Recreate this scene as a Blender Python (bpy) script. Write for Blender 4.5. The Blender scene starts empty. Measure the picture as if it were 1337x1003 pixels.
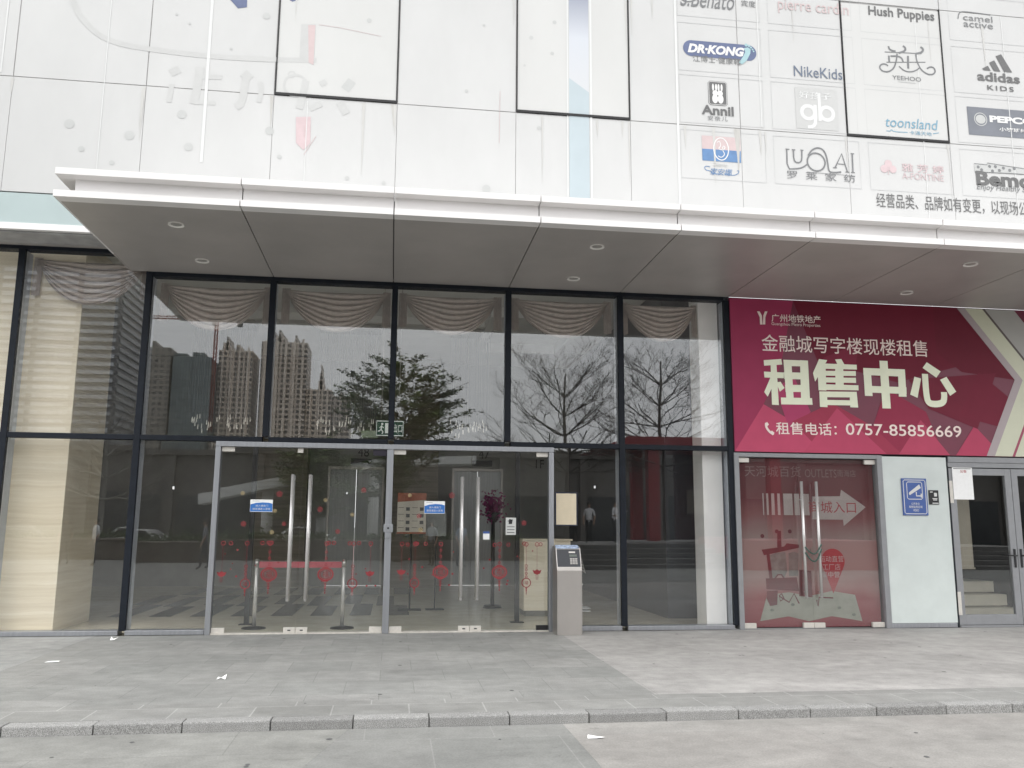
import bpy, bmesh, math, random
from mathutils import Vector, Matrix
random.seed(7)
S = bpy.context.scene
COL = S.collection
PI = math.pi

# ------------------------------------------------------------------ camera
cam_d = bpy.data.cameras.new('camera')
cam = bpy.data.objects.new('camera', cam_d); COL.objects.link(cam)
cam_d.sensor_width = 36; cam_d.lens = 30.146
cam_d.clip_start = 0.1; cam_d.clip_end = 6000
_r = (0.99056824, -0.13685695, 0.00668913); _u = (-0.02889684, -0.16093583, 0.98654175); _f = (0.13393857, 0.97743022, 0.16337265)
cam.matrix_world = Matrix(((_r[0], _u[0], -_f[0], 3.4807), (_r[1], _u[1], -_f[1], -12.2748), (_r[2], _u[2], -_f[2], 1.456), (0, 0, 0, 1)))
S.camera = cam

# ------------------------------------------------------------------ world, sun, exposure
SUN_EL, SUN_AZ = math.radians(60), math.radians(205)
wd = bpy.data.worlds.new("World"); S.world = wd; wd.use_nodes = True
wn = wd.node_tree; wn.nodes.clear()
w_out = wn.nodes.new('ShaderNodeOutputWorld'); w_bg = wn.nodes.new('ShaderNodeBackground')
sky = wn.nodes.new('ShaderNodeTexSky'); sky.sky_type = 'NISHITA'; sky.sun_disc = False
sky.sun_elevation = SUN_EL; sky.sun_rotation = SUN_AZ; sky.dust_density = 4.0; sky.air_density = 1.0
hs = wn.nodes.new('ShaderNodeHueSaturation'); hs.inputs['Saturation'].default_value = 0.12
wtc = wn.nodes.new('ShaderNodeTexCoord'); wno = wn.nodes.new('ShaderNodeTexNoise'); wno.inputs['Scale'].default_value = 2.2; wno.inputs['Detail'].default_value = 5
wmp = wn.nodes.new('ShaderNodeMapping'); wmp.inputs['Scale'].default_value = (1, 1, 2.6)
wra = wn.nodes.new('ShaderNodeValToRGB'); wra.color_ramp.elements[0].position = .3; wra.color_ramp.elements[0].color = (11.2, 11.4, 11.7, 1)
wra.color_ramp.elements[1].position = .75; wra.color_ramp.elements[1].color = (14.2, 14.3, 14.4, 1)
wmx = wn.nodes.new('ShaderNodeMixRGB'); wmx.inputs[0].default_value = .86
L = wn.links.new
L(sky.outputs[0], hs.inputs['Color']); L(wtc.outputs['Generated'], wmp.inputs[0]); L(wmp.outputs[0], wno.inputs['Vector']); L(wno.outputs[0], wra.inputs[0])
L(hs.outputs[0], wmx.inputs[1]); L(wra.outputs[0], wmx.inputs[2]); L(wmx.outputs[0], w_bg.inputs[0]); L(w_bg.outputs[0], w_out.inputs[0])
w_bg.inputs[1].default_value = 0.1
sun_d = bpy.data.lights.new('sun', 'SUN'); sun_d.energy = 0.7; sun_d.angle = math.radians(20); sun_d.color = (1, .96, .9)
sun = bpy.data.objects.new('sun', sun_d); COL.objects.link(sun)
_sd = Vector((math.sin(SUN_AZ)*math.cos(SUN_EL), math.cos(SUN_AZ)*math.cos(SUN_EL), math.sin(SUN_EL)))
sun.rotation_euler = _sd.to_track_quat('Z', 'Y').to_euler()
S.view_settings.view_transform = 'Standard'; S.view_settings.look = 'None'; S.view_settings.gamma = 1
S.view_settings.exposure = 0.95
S.cycles.transparent_max_bounces = 24; S.cycles.max_bounces = 10; S.cycles.glossy_bounces = 6

# ------------------------------------------------------------------ helpers
def lin(c, k=.72):
    return tuple(k*(x/255/12.92 if x/255 <= .04045 else ((x/255+.055)/1.055)**2.4) for x in c)

def M(name, rgb, rough=.6, metal=0, var=.08, scale=6, bump=0, stretch=(1, 1, 1), spec=.5, emit=0, fleck=None):
    """procedural material: base colour (linear albedo) broken up by noise"""
    m = bpy.data.materials.new(name); m.use_nodes = True
    nt = m.node_tree; b = nt.nodes['Principled BSDF']
    b.inputs['Roughness'].default_value = rough; b.inputs['Metallic'].default_value = metal
    b.inputs['Specular IOR Level'].default_value = spec
    tc = nt.nodes.new('ShaderNodeTexCoord'); mp = nt.nodes.new('ShaderNodeMapping'); mp.inputs['Scale'].default_value = stretch
    no = nt.nodes.new('ShaderNodeTexNoise'); no.inputs['Scale'].default_value = scale; no.inputs['Detail'].default_value = 6; no.inputs['Roughness'].default_value = .62
    ra = nt.nodes.new('ShaderNodeValToRGB'); e = ra.color_ramp.elements
    e[0].position = .3; e[1].position = .7
    e[0].color = tuple(max(0, c*(1-var)) for c in rgb)+(1,); e[1].color = tuple(min(1, c*(1+var)) for c in rgb)+(1,)
    k = nt.links.new
    k(tc.outputs['Object'], mp.inputs[0]); k(mp.outputs[0], no.inputs['Vector']); k(no.outputs[0], ra.inputs[0])
    out = ra.outputs[0]
    if fleck:
        n2 = nt.nodes.new('ShaderNodeTexNoise'); n2.inputs['Scale'].default_value = fleck[0]; n2.inputs['Detail'].default_value = 2
        r2 = nt.nodes.new('ShaderNodeValToRGB'); r2.color_ramp.elements[0].position = .38; r2.color_ramp.elements[1].position = .62
        r2.color_ramp.elements[0].color = (1-fleck[1],)*3+(1,); r2.color_ramp.elements[1].color = (1+fleck[1],)*3+(1,)
        mu = nt.nodes.new('ShaderNodeMixRGB'); mu.blend_type = 'MULTIPLY'; mu.inputs[0].default_value = 1
        k(tc.outputs['Object'], n2.inputs['Vector']); k(n2.outputs[0], r2.inputs[0]); k(out, mu.inputs[1]); k(r2.outputs[0], mu.inputs[2]); out = mu.outputs[0]
    k(out, b.inputs['Base Color'])
    if bump:
        bu = nt.nodes.new('ShaderNodeBump'); bu.inputs['Strength'].default_value = bump; bu.inputs['Distance'].default_value = .01
        k(no.outputs[0], bu.inputs['Height']); k(bu.outputs[0], b.inputs['Normal'])
    if emit:
        b.inputs['Emission Color'].default_value = tuple(rgb)+(1,); b.inputs['Emission Strength'].default_value = emit
    return m

def glass_mat(name, tint=(.975, .972, .968), ior=1.75, rough=0.0):
    m = bpy.data.materials.new(name); m.use_nodes = True; nt = m.node_tree; nt.nodes.clear()
    o = nt.nodes.new('ShaderNodeOutputMaterial'); t = nt.nodes.new('ShaderNodeBsdfTransparent'); g = nt.nodes.new('ShaderNodeBsdfGlossy')
    f = nt.nodes.new('ShaderNodeFresnel'); mx = nt.nodes.new('ShaderNodeMixShader')
    t.inputs[0].default_value = tint+(1,); g.inputs['Roughness'].default_value = rough; g.inputs[0].default_value = (.95, .97, .98, 1); 
    # a pane is not refracting here, so the back face must use the inverse index to reflect like the front
    ge = nt.nodes.new('ShaderNodeNewGeometry'); mr = nt.nodes.new('ShaderNodeMapRange'); mr.inputs[3].default_value = ior; mr.inputs[4].default_value = 1/ior
    nt.links.new(ge.outputs['Backfacing'], mr.inputs[0]); nt.links.new(mr.outputs[0], f.inputs[0])
    # rolled glass is never perfectly flat: a faint slow wave
    tc = nt.nodes.new('ShaderNodeTexCoord'); no = nt.nodes.new('ShaderNodeTexNoise'); no.inputs['Scale'].default_value = 1.3; bu = nt.nodes.new('ShaderNodeBump')
    bu.inputs['Strength'].default_value = .004; bu.inputs['Distance'].default_value = .01
    k = nt.links.new
    k(tc.outputs['Object'], no.inputs['Vector']); k(no.outputs[0], bu.inputs['Height']); k(bu.outputs[0], g.inputs['Normal'])
    k(f.outputs[0], mx.inputs[0]); k(t.outputs[0], mx.inputs[1]); k(g.outputs[0], mx.inputs[2]); k(mx.outputs[0], o.inputs[0])
    return m

def tile_mat(name, c1, c2, mortar, bw, rh, off=.5, msize=.006, rough=.55, stain=.35, rot=0, freq=2):
    m = bpy.data.materials.new(name); m.use_nodes = True; nt = m.node_tree; b = nt.nodes['Principled BSDF']; k = nt.links.new
    b.inputs['Roughness'].default_value = rough; b.inputs['Specular IOR Level'].default_value = .35
    tc = nt.nodes.new('ShaderNodeTexCoord'); mp = nt.nodes.new('ShaderNodeMapping'); mp.inputs['Rotation'].default_value = (0, 0, rot)
    br = nt.nodes.new('ShaderNodeTexBrick'); br.offset = off; br.offset_frequency = freq
    br.inputs['Scale'].default_value = 1; br.inputs['Brick Width'].default_value = bw; br.inputs['Row Height'].default_value = rh
    br.inputs['Mortar Size'].default_value = msize; br.inputs['Mortar Smooth'].default_value = .1; br.inputs['Bias'].default_value = 0
    br.inputs['Color1'].default_value = c1+(1,); br.inputs['Color2'].default_value = c2+(1,); br.inputs['Mortar'].default_value = mortar+(1,)
    def layer(scale, lo, hi, p0, p1, stretch=(1, 1, 1), detail=8, rough_=.6, dist=0):
        mm = nt.nodes.new('ShaderNodeMapping'); mm.inputs['Scale'].default_value = stretch
        n = nt.nodes.new('ShaderNodeTexNoise'); n.inputs['Scale'].default_value = scale; n.inputs['Detail'].default_value = detail; n.inputs['Roughness'].default_value = rough_; n.inputs['Distortion'].default_value = dist
        r = nt.nodes.new('ShaderNodeValToRGB'); e = r.color_ramp.elements; e[0].position = p0; e[1].position = p1; e[0].color = (lo,)*3+(1,); e[1].color = (hi,)*3+(1,)
        k(tc.outputs['Object'], mm.inputs[0]); k(mm.outputs[0], n.inputs['Vector']); k(n.outputs[0], r.inputs[0]); return r.outputs[0], n
    s1, n1 = layer(.9, 1-stain*.55, 1+stain*.35, .32, .68, (1, 1.7, 1), 9, .66, .6)
    s2, n2 = layer(5.5, 1-stain*.34, 1+stain*.24, .36, .64)
    s3, n3 = layer(75, .84, 1.14, .3, .7, (1, 1, 1), 4)
    s4, n4 = layer(2.6, .78, 1, .33, .4, (1, 2.5, 1), 10, .72, 1.2)
    k(tc.outputs['Object'], mp.inputs[0]); k(mp.outputs[0], br.inputs['Vector'])
    out = br.outputs['Color']
    for s in (s1, s2, s3, s4):
        mu = nt.nodes.new('ShaderNodeMixRGB'); mu.blend_type = 'MULTIPLY'; mu.inputs[0].default_value = 1
        k(out, mu.inputs[1]); k(s, mu.inputs[2]); out = mu.outputs[0]
    k(out, b.inputs['Base Color'])
    bu = nt.nodes.new('ShaderNodeBump'); bu.inputs['Strength'].default_value = .25; bu.inputs['Distance'].default_value = .004
    k(n3.outputs[0], bu.inputs['Height']); k(bu.outputs[0], b.inputs['Normal'])
    return m

def stone_mat(name, c0, c1, c2, rough=.35):
    """travertine: horizontal, slightly wavy veins"""
    m = bpy.data.materials.new(name); m.use_nodes = True; nt = m.node_tree; b = nt.nodes['Principled BSDF']; k = nt.links.new
    b.inputs['Roughness'].default_value = rough
    tc = nt.nodes.new('ShaderNodeTexCoord'); w = nt.nodes.new('ShaderNodeTexNoise'); w.inputs['Scale'].default_value = 1.1; w.inputs['Detail'].default_value = 3
    ad = nt.nodes.new('ShaderNodeMixRGB'); ad.blend_type = 'ADD'; ad.inputs[0].default_value = .10
    mp = nt.nodes.new('ShaderNodeMapping'); mp.inputs['Scale'].default_value = (.38, .38, 11)
    n = nt.nodes.new('ShaderNodeTexNoise'); n.inputs['Scale'].default_value = 1.6; n.inputs['Detail'].default_value = 9; n.inputs['Roughness'].default_value = .62
    r = nt.nodes.new('ShaderNodeValToRGB'); e = r.color_ramp.elements; e[0].position = .3; e[0].color = c0+(1,); e[1].position = .72; e[1].color = c2+(1,); x = e.new(.5); x.color = c1+(1,)
    k(tc.outputs['Object'], w.inputs['Vector']); k(tc.outputs['Object'], ad.inputs[1]); k(w.outputs[0], ad.inputs[2]); k(ad.outputs[0], mp.inputs[0]); k(mp.outputs[0], n.inputs['Vector']); k(n.outputs[0], r.inputs[0]); k(r.outputs[0], b.inputs['Base Color'])
    return m

def grid_mat(name, wall, win, bw, rh, msize, rough=.5, fin=None):
    """far tower facade: rows of windows in a wall, on the sides of the tower"""
    m = bpy.data.materials.new(name); m.use_nodes = True; nt = m.node_tree; b = nt.nodes['Principled BSDF']; k = nt.links.new
    b.inputs['Roughness'].default_value = rough
    tc = nt.nodes.new('ShaderNodeTexCoord'); sp = nt.nodes.new('ShaderNodeSeparateXYZ'); ad = nt.nodes.new('ShaderNodeMath'); cb = nt.nodes.new('ShaderNodeCombineXYZ')
    k(tc.outputs['Object'], sp.inputs[0]); k(sp.outputs[0], ad.inputs[0]); k(sp.outputs[1], ad.inputs[1]); k(ad.outputs[0], cb.inputs[0]); k(sp.outputs[2], cb.inputs[1])
    br = nt.nodes.new('ShaderNodeTexBrick'); br.offset = 0; br.inputs['Scale'].default_value = 1
    br.inputs['Brick Width'].default_value = bw; br.inputs['Row Height'].default_value = rh; br.inputs['Mortar Size'].default_value = msize; br.inputs['Mortar Smooth'].default_value = 0
    br.inputs['Color1'].default_value = win+(1,); br.inputs['Color2'].default_value = tuple(c*1.7 for c in win)+(1,); br.inputs['Mortar'].default_value = wall+(1,)
    k(cb.outputs[0], br.inputs['Vector'])
    no = nt.nodes.new('ShaderNodeTexNoise'); no.inputs['Scale'].default_value = .12; no.inputs['Detail'].default_value = 5
    r = nt.nodes.new('ShaderNodeValToRGB'); r.color_ramp.elements[0].color = (.75,)*3+(1,); r.color_ramp.elements[1].color = (1.2,)*3+(1,)
    mu = nt.nodes.new('ShaderNodeMixRGB'); mu.blend_type = 'MULTIPLY'; mu.inputs[0].default_value = 1
    k(tc.outputs['Object'], no.inputs['Vector']); k(no.outputs[0], r.inputs[0]); k(br.outputs['Color'], mu.inputs[1]); k(r.outputs[0], mu.inputs[2]); k(mu.outputs[0], b.inputs['Base Color'])
    return m

WL = {}                                     # world position of every Empty
class MB:
    def __init__(s): s.bm = bmesh.new(); s.lift = 0.0
    def quad(s, *pts, mi=0):
        f = s.bm.faces.new([s.bm.verts.new(p) for p in pts]); f.material_index = mi; return f
    def box(s, x0, x1, y0, y1, z0, z1, mi=0, bev=0):
        v = [s.bm.verts.new((x, y, z)) for x in (x0, x1) for y in (y0, y1) for z in (z0, z1)]
        fs = [s.bm.faces.new([v[i] for i in q]) for q in ((0, 1, 3, 2), (4, 6, 7, 5), (0, 4, 5, 1), (2, 3, 7, 6), (0, 2, 6, 4), (1, 5, 7, 3))]
        for f in fs: f.material_index = mi
        if bev:
            bmesh.ops.bevel(s.bm, geom=list({e for f in fs for e in f.edges}), offset=bev, segments=2, affect='EDGES', profile=.6)
        return s
    def prism(s, poly, y0, y1, mi=0):       # polygon in (x, z) swept from y0 to y1
        a = [s.bm.verts.new((x, y0, z)) for x, z in poly]; b = [s.bm.verts.new((x, y1, z)) for x, z in poly]; n = len(poly)
        fs = [s.bm.faces.new(a), s.bm.faces.new(b[::-1])]+[s.bm.faces.new((a[i], b[i], b[(i+1) % n], a[(i+1) % n])) for i in range(n)]
        for f in fs: f.material_index = mi
        return s
    def yzprism(s, poly, x0, x1, mi=0):     # polygon in (y, z) swept from x0 to x1
        a = [s.bm.verts.new((x0, y, z)) for y, z in poly]; b = [s.bm.verts.new((x1, y, z)) for y, z in poly]; n = len(poly)
        fs = [s.bm.faces.new(a), s.bm.faces.new(b[::-1])]+[s.bm.faces.new((a[i], b[i], b[(i+1) % n], a[(i+1) % n])) for i in range(n)]
        for f in fs: f.material_index = mi
        return s
    def tube(s, p, q, r0, r1=None, n=10, cap=True, mi=0):
        r1 = r0 if r1 is None else r1; p = Vector(p); q = Vector(q); d = q-p
        if d.length < 1e-6: return s
        a = d.orthogonal().normalized(); b = d.normalized().cross(a)
        A = [s.bm.verts.new(p+(a*math.cos(t)+b*math.sin(t))*r0) for t in (2*PI*i/n for i in range(n))]
        B = [s.bm.verts.new(q+(a*math.cos(t)+b*math.sin(t))*r1) for t in (2*PI*i/n for i in range(n))]
        for i in range(n):
            f = s.bm.faces.new((A[i], A[(i+1) % n], B[(i+1) % n], B[i])); f.smooth = True; f.material_index = mi
        if cap:
            for c in (A[::-1], B): s.bm.faces.new(c).material_index = mi
        return s
    def flat(s, poly, y, mi=0):             # flat polygon in the facade plane, facing the street
        y -= s.lift; s.lift += 8e-5           # overlapping prints never share a plane
        f = s.bm.faces.new([s.bm.verts.new((x, y, z)) for x, z in poly]); f.normal_update()
        if f.normal.y > 0: f.normal_flip()
        f.material_index = mi; return s
    def stroke(s, pts, w, y, closed=False, smooth=0, mi=0, w1=None):
        y -= s.lift; s.lift += 8e-5
        pts = [Vector((a, b)) for a, b in pts]
        for _ in range(smooth):
            q = [] if closed else [pts[0]]
            n = len(pts)
            for i in range(n if closed else n-1):
                a, b = pts[i], pts[(i+1) % n]; q += [a*.75+b*.25, a*.25+b*.75]
            if not closed: q.append(pts[-1])
            pts = q
        n = len(pts); Lf = []; Rt = []
        for i in range(n):
            a = pts[(i-1) % n] if (closed or i) else pts[i]; b = pts[(i+1) % n] if (closed or i < n-1) else pts[i]
            t = (b-a); t = t.normalized() if t.length > 1e-9 else Vector((1, 0)); nn = Vector((-t.y, t.x))
            ww = w if w1 is None else w+(w1-w)*i/(n-1)
            Lf.append(s.bm.verts.new((pts[i].x+nn.x*ww/2, y, pts[i].y+nn.y*ww/2))); Rt.append(s.bm.verts.new((pts[i].x-nn.x*ww/2, y, pts[i].y-nn.y*ww/2)))
        for i in range(n if closed else n-1):
            j = (i+1) % n; f = s.bm.faces.new((Lf[i], Rt[i], Rt[j], Lf[j])); f.normal_update(); f.material_index = mi
            if f.normal.y > 0: f.normal_flip()
        return s
    def disc(s, x, z, rx, y, rz=None, n=24, mi=0):
        rz = rz or rx; return s.flat([(x+rx*math.cos(2*PI*i/n), z+rz*math.sin(2*PI*i/n)) for i in range(n)], y, mi)
    def ring(s, x, z, rx, w, y, rz=None, n=28, mi=0):
        rz = rz or rx; return s.stroke([(x+rx*math.cos(2*PI*i/n), z+rz*math.sin(2*PI*i/n)) for i in range(n)], w, y, True, 0, mi)
    def build(s, name, mats, parent=None, at=None, rotz=0, smooth=False, normals=False):
        if normals: bmesh.ops.recalc_face_normals(s.bm, faces=s.bm.faces[:])
        me = bpy.data.meshes.new(name)
        if smooth:
            for f in s.bm.faces: f.smooth = True
        off = WL.get(parent.name) if parent else None
        if off is not None: bmesh.ops.translate(s.bm, verts=s.bm.verts[:], vec=-off)
        elif at is not None: bmesh.ops.translate(s.bm, verts=s.bm.verts[:], vec=-Vector(at))
        s.bm.to_mesh(me); s.bm.free()
        for m in (mats if isinstance(mats, (list, tuple)) else [mats]): me.materials.append(m)
        o = bpy.data.objects.new(name, me); COL.objects.link(o)
        if parent:
            o.parent = parent
            if off is not None: WL[o.name] = off
        elif at is not None: o.location = at; WL[o.name] = Vector(at)
        else: WL[o.name] = Vector((0, 0, 0))
        return o

def tag(o, label, cat, group=None):
    o['label'] = label; o['category'] = cat
    if group: o['group'] = group
    return o
def thing(name, label, cat, loc=(0, 0, 0), group=None):
    o = bpy.data.objects.new(name, None); COL.objects.link(o); o.location = loc; WL[o.name] = Vector(loc); o.empty_display_size = .2
    return tag(o, label, cat, group)
def struct(o): o['kind'] = 'structure'; return o
def stuff(o): o['kind'] = 'stuff'; return o

def text(s, box, y, mat, name='lettering', parent=None, bold=0, shear=0, space=1.0, at=None):
    """flat lettering filling box = (x0, z0, x1, z1) on the plane y"""
    cu = bpy.data.curves.new('t', 'FONT'); cu.body = s; cu.size = 1; cu.resolution_u = 3; cu.offset = bold; cu.shear = shear; cu.space_character = space
    cu.fill_mode = 'BOTH'
    ob = bpy.data.objects.new('t', cu); COL.objects.link(ob)
    dg = bpy.context.evaluated_depsgraph_get(); dg.update()
    me = bpy.data.meshes.new_from_object(ob.evaluated_get(dg))
    bpy.data.objects.remove(ob); bpy.data.curves.remove(cu)
    mb = MB(); mb.bm.from_mesh(me); bpy.data.meshes.remove(me)
    vs = mb.bm.verts
    if not len(vs): return None
    xa = min(v.co.x for v in vs); xb = max(v.co.x for v in vs); ya = min(v.co.y for v in vs); yb = max(v.co.y for v in vs)
    x0, z0, x1, z1 = box
    for v in vs:
        v.co = Vector((x0+(v.co.x-xa)/max(xb-xa, 1e-6)*(x1-x0), y, z0+(v.co.y-ya)/max(yb-ya, 1e-6)*(z1-z0)))
    for f in mb.bm.faces:
        f.normal_update()
        if f.normal.y > 0: f.normal_flip()
        f.material_index = 0
    return mb.build(name, mat, parent, at=at)

# ------------------------------------------------------------------ materials
white_panel = M('printed_white_glass', (.515, .517, .512), .22, 0, .035, 1.1, 0, (1.1, 1.1, .6), .4)
white_panel_b = M('printed_white_sash', (.53, .532, .522), .22, 0, .03, .9, 0, (1.1, 1.1, .6), .4)
frosted = M('frosted_band_glass', (0.379, 0.452, 0.452), .3, 0, .05, 1.2)
joint_dark = M('grey_joint_filler', (.33, .325, .32), .8, 0, .3, 3)  # grey of the silicone filler and backing behind the panels
gasket = M('black_rubber_gasket', (.008, .008, .009), .6, 0, .3, 20)
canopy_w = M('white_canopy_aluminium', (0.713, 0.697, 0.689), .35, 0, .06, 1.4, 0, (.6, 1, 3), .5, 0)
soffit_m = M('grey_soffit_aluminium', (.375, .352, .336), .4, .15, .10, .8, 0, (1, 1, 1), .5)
mull_m = M('dark_mullion_aluminium', (.010, .013, .019), .5, .0, .2, 8, spec=.2)
alu = M('brushed_frame_aluminium', (.33, .34, .36), .42, .7, .1, 30, 0, (1, 1, .05))
alu_d = M('grey_door_aluminium', (.27, .275, .285), .5, .3, .06, 9)
fin_daylit = M('daylit_fin_aluminium', (.46, .50, .55), .45, .2, .08, 12)  # mullion aluminium, daylight on its inner depth painted in as a paler tone
steel = M('brushed_stainless_steel', (.50, .475, .45), .36, .9, .05, 3, 0, (1, 1, .5))
steel_h = M('polished_handle_steel', (0.656, 0.640, 0.623), .25, .55, .05, 30)
patch_m = M('cream_patch_fitting', (.62, .59, .54), .4, .2, .08, 30)
black_m = M('matt_black_plastic', (.012, .012, .014), .45, 0, .2, 20)
glass = glass_mat('facade_glass')
glass_door = glass_mat('door_glass', (.965, .97, .963), 1.74)
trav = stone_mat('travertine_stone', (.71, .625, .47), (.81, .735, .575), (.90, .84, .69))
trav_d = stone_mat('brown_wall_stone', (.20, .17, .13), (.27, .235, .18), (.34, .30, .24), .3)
pillar_w = M('white_pillar_paint', (.95, .955, .94), .4, 0, .04, 2)
wall_in = M('dim_lobby_plaster', (.38, .38, .36), .6, 0, .12, 1.5)
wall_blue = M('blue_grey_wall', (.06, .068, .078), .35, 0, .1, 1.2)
ceil_in = M('lobby_ceiling_white', (.75, .75, .73), .6, 0, .05, 2)
floor_in = M('lobby_polished_stone', (.74, .70, .58), .22, 0, .1, 3, 0, (1, 1, 1), .5)
floor_dk = M('dark_floor_inlay', (.16, .165, .165), .22, 0, .15, 4)
lift_m = M('lift_door_steel', (.36, .37, .37), .3, .7, .12, 5, 0, (6, 1, .3))
swag_m = M('taupe_swag_fabric', (.52, .46, .42), .85, 0, .14, 14, .2)
red_dec = M('red_paper_decal', (.27, .028, .034), .6, 0, .15, 40)
gold_dec = M('gold_paper_decal', (.40, .31, .16), .5, 0, .1, 40)
ink_dk = M('dark_grey_print', (0.108, 0.108, 0.108), .4, 0, .1, 9)
ink_md = M('mid_grey_print', (0.158, 0.162, 0.167), .4, 0, .12, 9)
ink_lt = M('pale_grey_print', (0.438, 0.445, 0.438), .35, 0, .04, 5)
ink_vl = M('faintest_grey_print', (0.464, 0.467, 0.460), .35, 0, .03, 5)
ink_line = M('hairline_grey_print', (0.409, 0.416, 0.416), .35, 0, .05, 5)
ink_pink = M('faded_pink_print', (0.511, 0.409, 0.409), .35, 0, .05, 6)
ink_pk2 = M('faded_rose_print', (0.525, 0.416, 0.427), .35, 0, .05, 6)
ink_blue = M('faded_navy_print', (0.091, 0.117, 0.219), .35, 0, .1, 8)
ink_nike = M('slate_blue_print', (0.109, 0.139, 0.197), .35, 0, .12, 10)
ink_sky = M('sky_blue_print', (.41, .475, .505), .35, 0, .03, 2)
ink_cy = M('cyan_print', (0.153, 0.306, 0.409), .35, 0, .12, 10)
ink_cyl = M('pale_cyan_print', (0.306, 0.467, 0.497), .35, 0, .06, 10)
ink_roy = M('royal_blue_print', (0.095, 0.197, 0.379), .35, 0, .1, 8)
ink_slate = M('slate_print', (0.146, 0.157, 0.182), .35, 0, .1, 4)
ink_white = M('white_print', (0.656, 0.656, 0.648), .35, 0, .03, 8)
seam_w = M('bright_film_seam', (0.613, 0.620, 0.613), .25, 0, .02, 4)
paper = M('white_paper', (.88, .88, .87), .8, 0, .04, 20)
paper_y = M('yellowed_paper', (0.656, 0.574, 0.426), .8, 0, .06, 7)
sign_blue = M('blue_sign_plate', (.055, .11, .33), .35, 0, .06, 8)
sign_sky = M('bright_blue_sheet', (.035, .17, .52), .4, 0, .08, 8)
mint = M('mint_white_panel', (0.607, 0.656, 0.635), .22, 0, .055, 2.2)
granites = [M('speckled_kerb_granite', (g*.98, g*.975, g*.95), .75, 0, .10, 14, .12, (1, 1, 1), .25, 0, (190, .42)) for g in (.25, .28, .225, .265)]
leaf_m = M('green_leaf', (.12, .19, .045), .6, 0, .35, 6)
leaf_d = M('dark_green_leaf', (.07, .115, .035), .6, 0, .35, 3)
bark = M('grey_bark', (.10, .09, .08), .9, 0, .3, 20, .4)
bark_l = M('pale_bark', (.26, .25, .23), .9, 0, .25, 14, .3)
red_paint = M('red_painted_steel', (.26, .02, .028), .4, 0, .12, 3)

# ------------------------------------------------------------------ ground
pav_dark = tile_mat('grey_granite_paving', lin((153, 154, 151)), lin((165, 165, 162)), lin((138, 139, 136)), .62, .62, .5, .0035, .6, .3)
pav_lite = tile_mat('worn_light_paving', lin((176, 174, 171)), lin((184, 182, 179)), lin((166, 164, 161)), 1.3, 1.3, .5, .004, .6, .36)
pav_left = tile_mat('dusty_light_paving', lin((180, 180, 178)), lin((172, 173, 171)), lin((158, 159, 157)), .62, .62, .5, .004, .6, .36)
pav_strip = tile_mat('edge_strip_paving', lin((152, 152, 149)), lin((160, 160, 157)), lin((182, 182, 179)), .61, 1.2, .5, .006, .6, .28)
road_l = tile_mat('dusty_road_slabs', lin((150, 150, 146)), lin((154, 154, 150)), lin((136, 136, 133)), 2.4, 1.2, .5, .005, .65, .34)
road_r = tile_mat('grey_road_slabs', lin((143, 144, 141)), lin((149, 149, 146)), lin((160, 160, 157)), .95, .95, .5, .005, .65, .25)
road_rr = tile_mat('pale_road_slabs', lin((163, 160, 156)), lin((166, 164, 160)), lin((154, 152, 150)), 1.9, 1.9, .5, .004, .65, .3)
plaza_m = tile_mat('plaza_paving', lin((150, 150, 146)), lin((140, 140, 137)), lin((120, 120, 118)), 1.2, 1.2, .5, .01, .7, .35)

def sheet(name, mat, x0, x1, y0, y1, z):
    m = MB(); m.quad((x0, y0, z), (x1, y0, z), (x1, y1, z), (x0, y1, z)); return struct(m.build(name, mat, at=((x0+x1)/2, (y0+y1)/2, z)))
def slab(name, mat, pts, z0, z1):
    m = MB(); a = [m.bm.verts.new((x, y, z0)) for x, y in pts]; b = [m.bm.verts.new((x, y, z1)) for x, y in pts]; n = len(pts)
    m.bm.faces.new(b); m.bm.faces.new(a[::-1])
    for i in range(n): m.bm.faces.new((a[i], a[(i+1) % n], b[(i+1) % n], b[i]))
    return struct(m.build(name, mat, normals=True))
sheet('ground', plaza_m, -1500, 1500, -2500, 500, -.16)
slab('pavement', pav_left, [(-30, -5.18), (-.33, -5.18), (-.33, -.06), (-30, -.06)], -.15, 0)
slab('entrance_paving', pav_dark, [(-.33, -4.62), (5.82, -4.62), (5.82, -.06), (-.33, -.06)], -.15, 0)
slab('entrance_edge_paving', pav_strip, [(-.33, -5.18), (24, -5.18), (24, -4.62), (-.33, -4.62)], -.15, 0)
slab('side_paving', pav_lite, [(5.82, -4.62), (24, -4.62), (24, -.06), (5.82, -.06)], -.15, 0)
xk = -30.0; rk = random.Random(3)
kerb_edges = []
while xk < 24:
    l = .60+rk.uniform(-.035, .035); kerb_edges.append((xk, xk+l)); xk += l
for i, (a, b) in enumerate(kerb_edges):
    if b < -5.5 or a > 15.5: continue
    m = MB(); m.box(a+.003, b-.003, -5.33+rk.uniform(-.004, .004), -5.183, -.16, .004+rk.uniform(-.003, .003), 0, .012)
    struct(m.build('kerb_stone', granites[i*7 % 4], at=((a+b)/2, -5.26, 0)))
slab('road', road_l, [(-30, -11), (1.9, -11), (3.2, -5.332), (-30, -5.332)], -.155, -.07)
slab('road_middle', road_r, [(1.9, -11), (4.9, -11), (4.85, -5.332), (3.2, -5.332)], -.155, -.071)
slab('road_right', road_rr, [(4.9, -11), (24, -11), (24, -5.332), (4.85, -5.332)], -.155, -.07)
slab('plaza', plaza_m, [(-60, -26.5), (60, -26.5), (60, -11.002), (-60, -11.002)], -.158, -.072)

# ------------------------------------------------------------------ the building
B = thing('mall_building', 'glass fronted mall building with white printed upper facade, canopy and lobby entrance', 'building')
XO = -.016
WY = -.8
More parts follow.
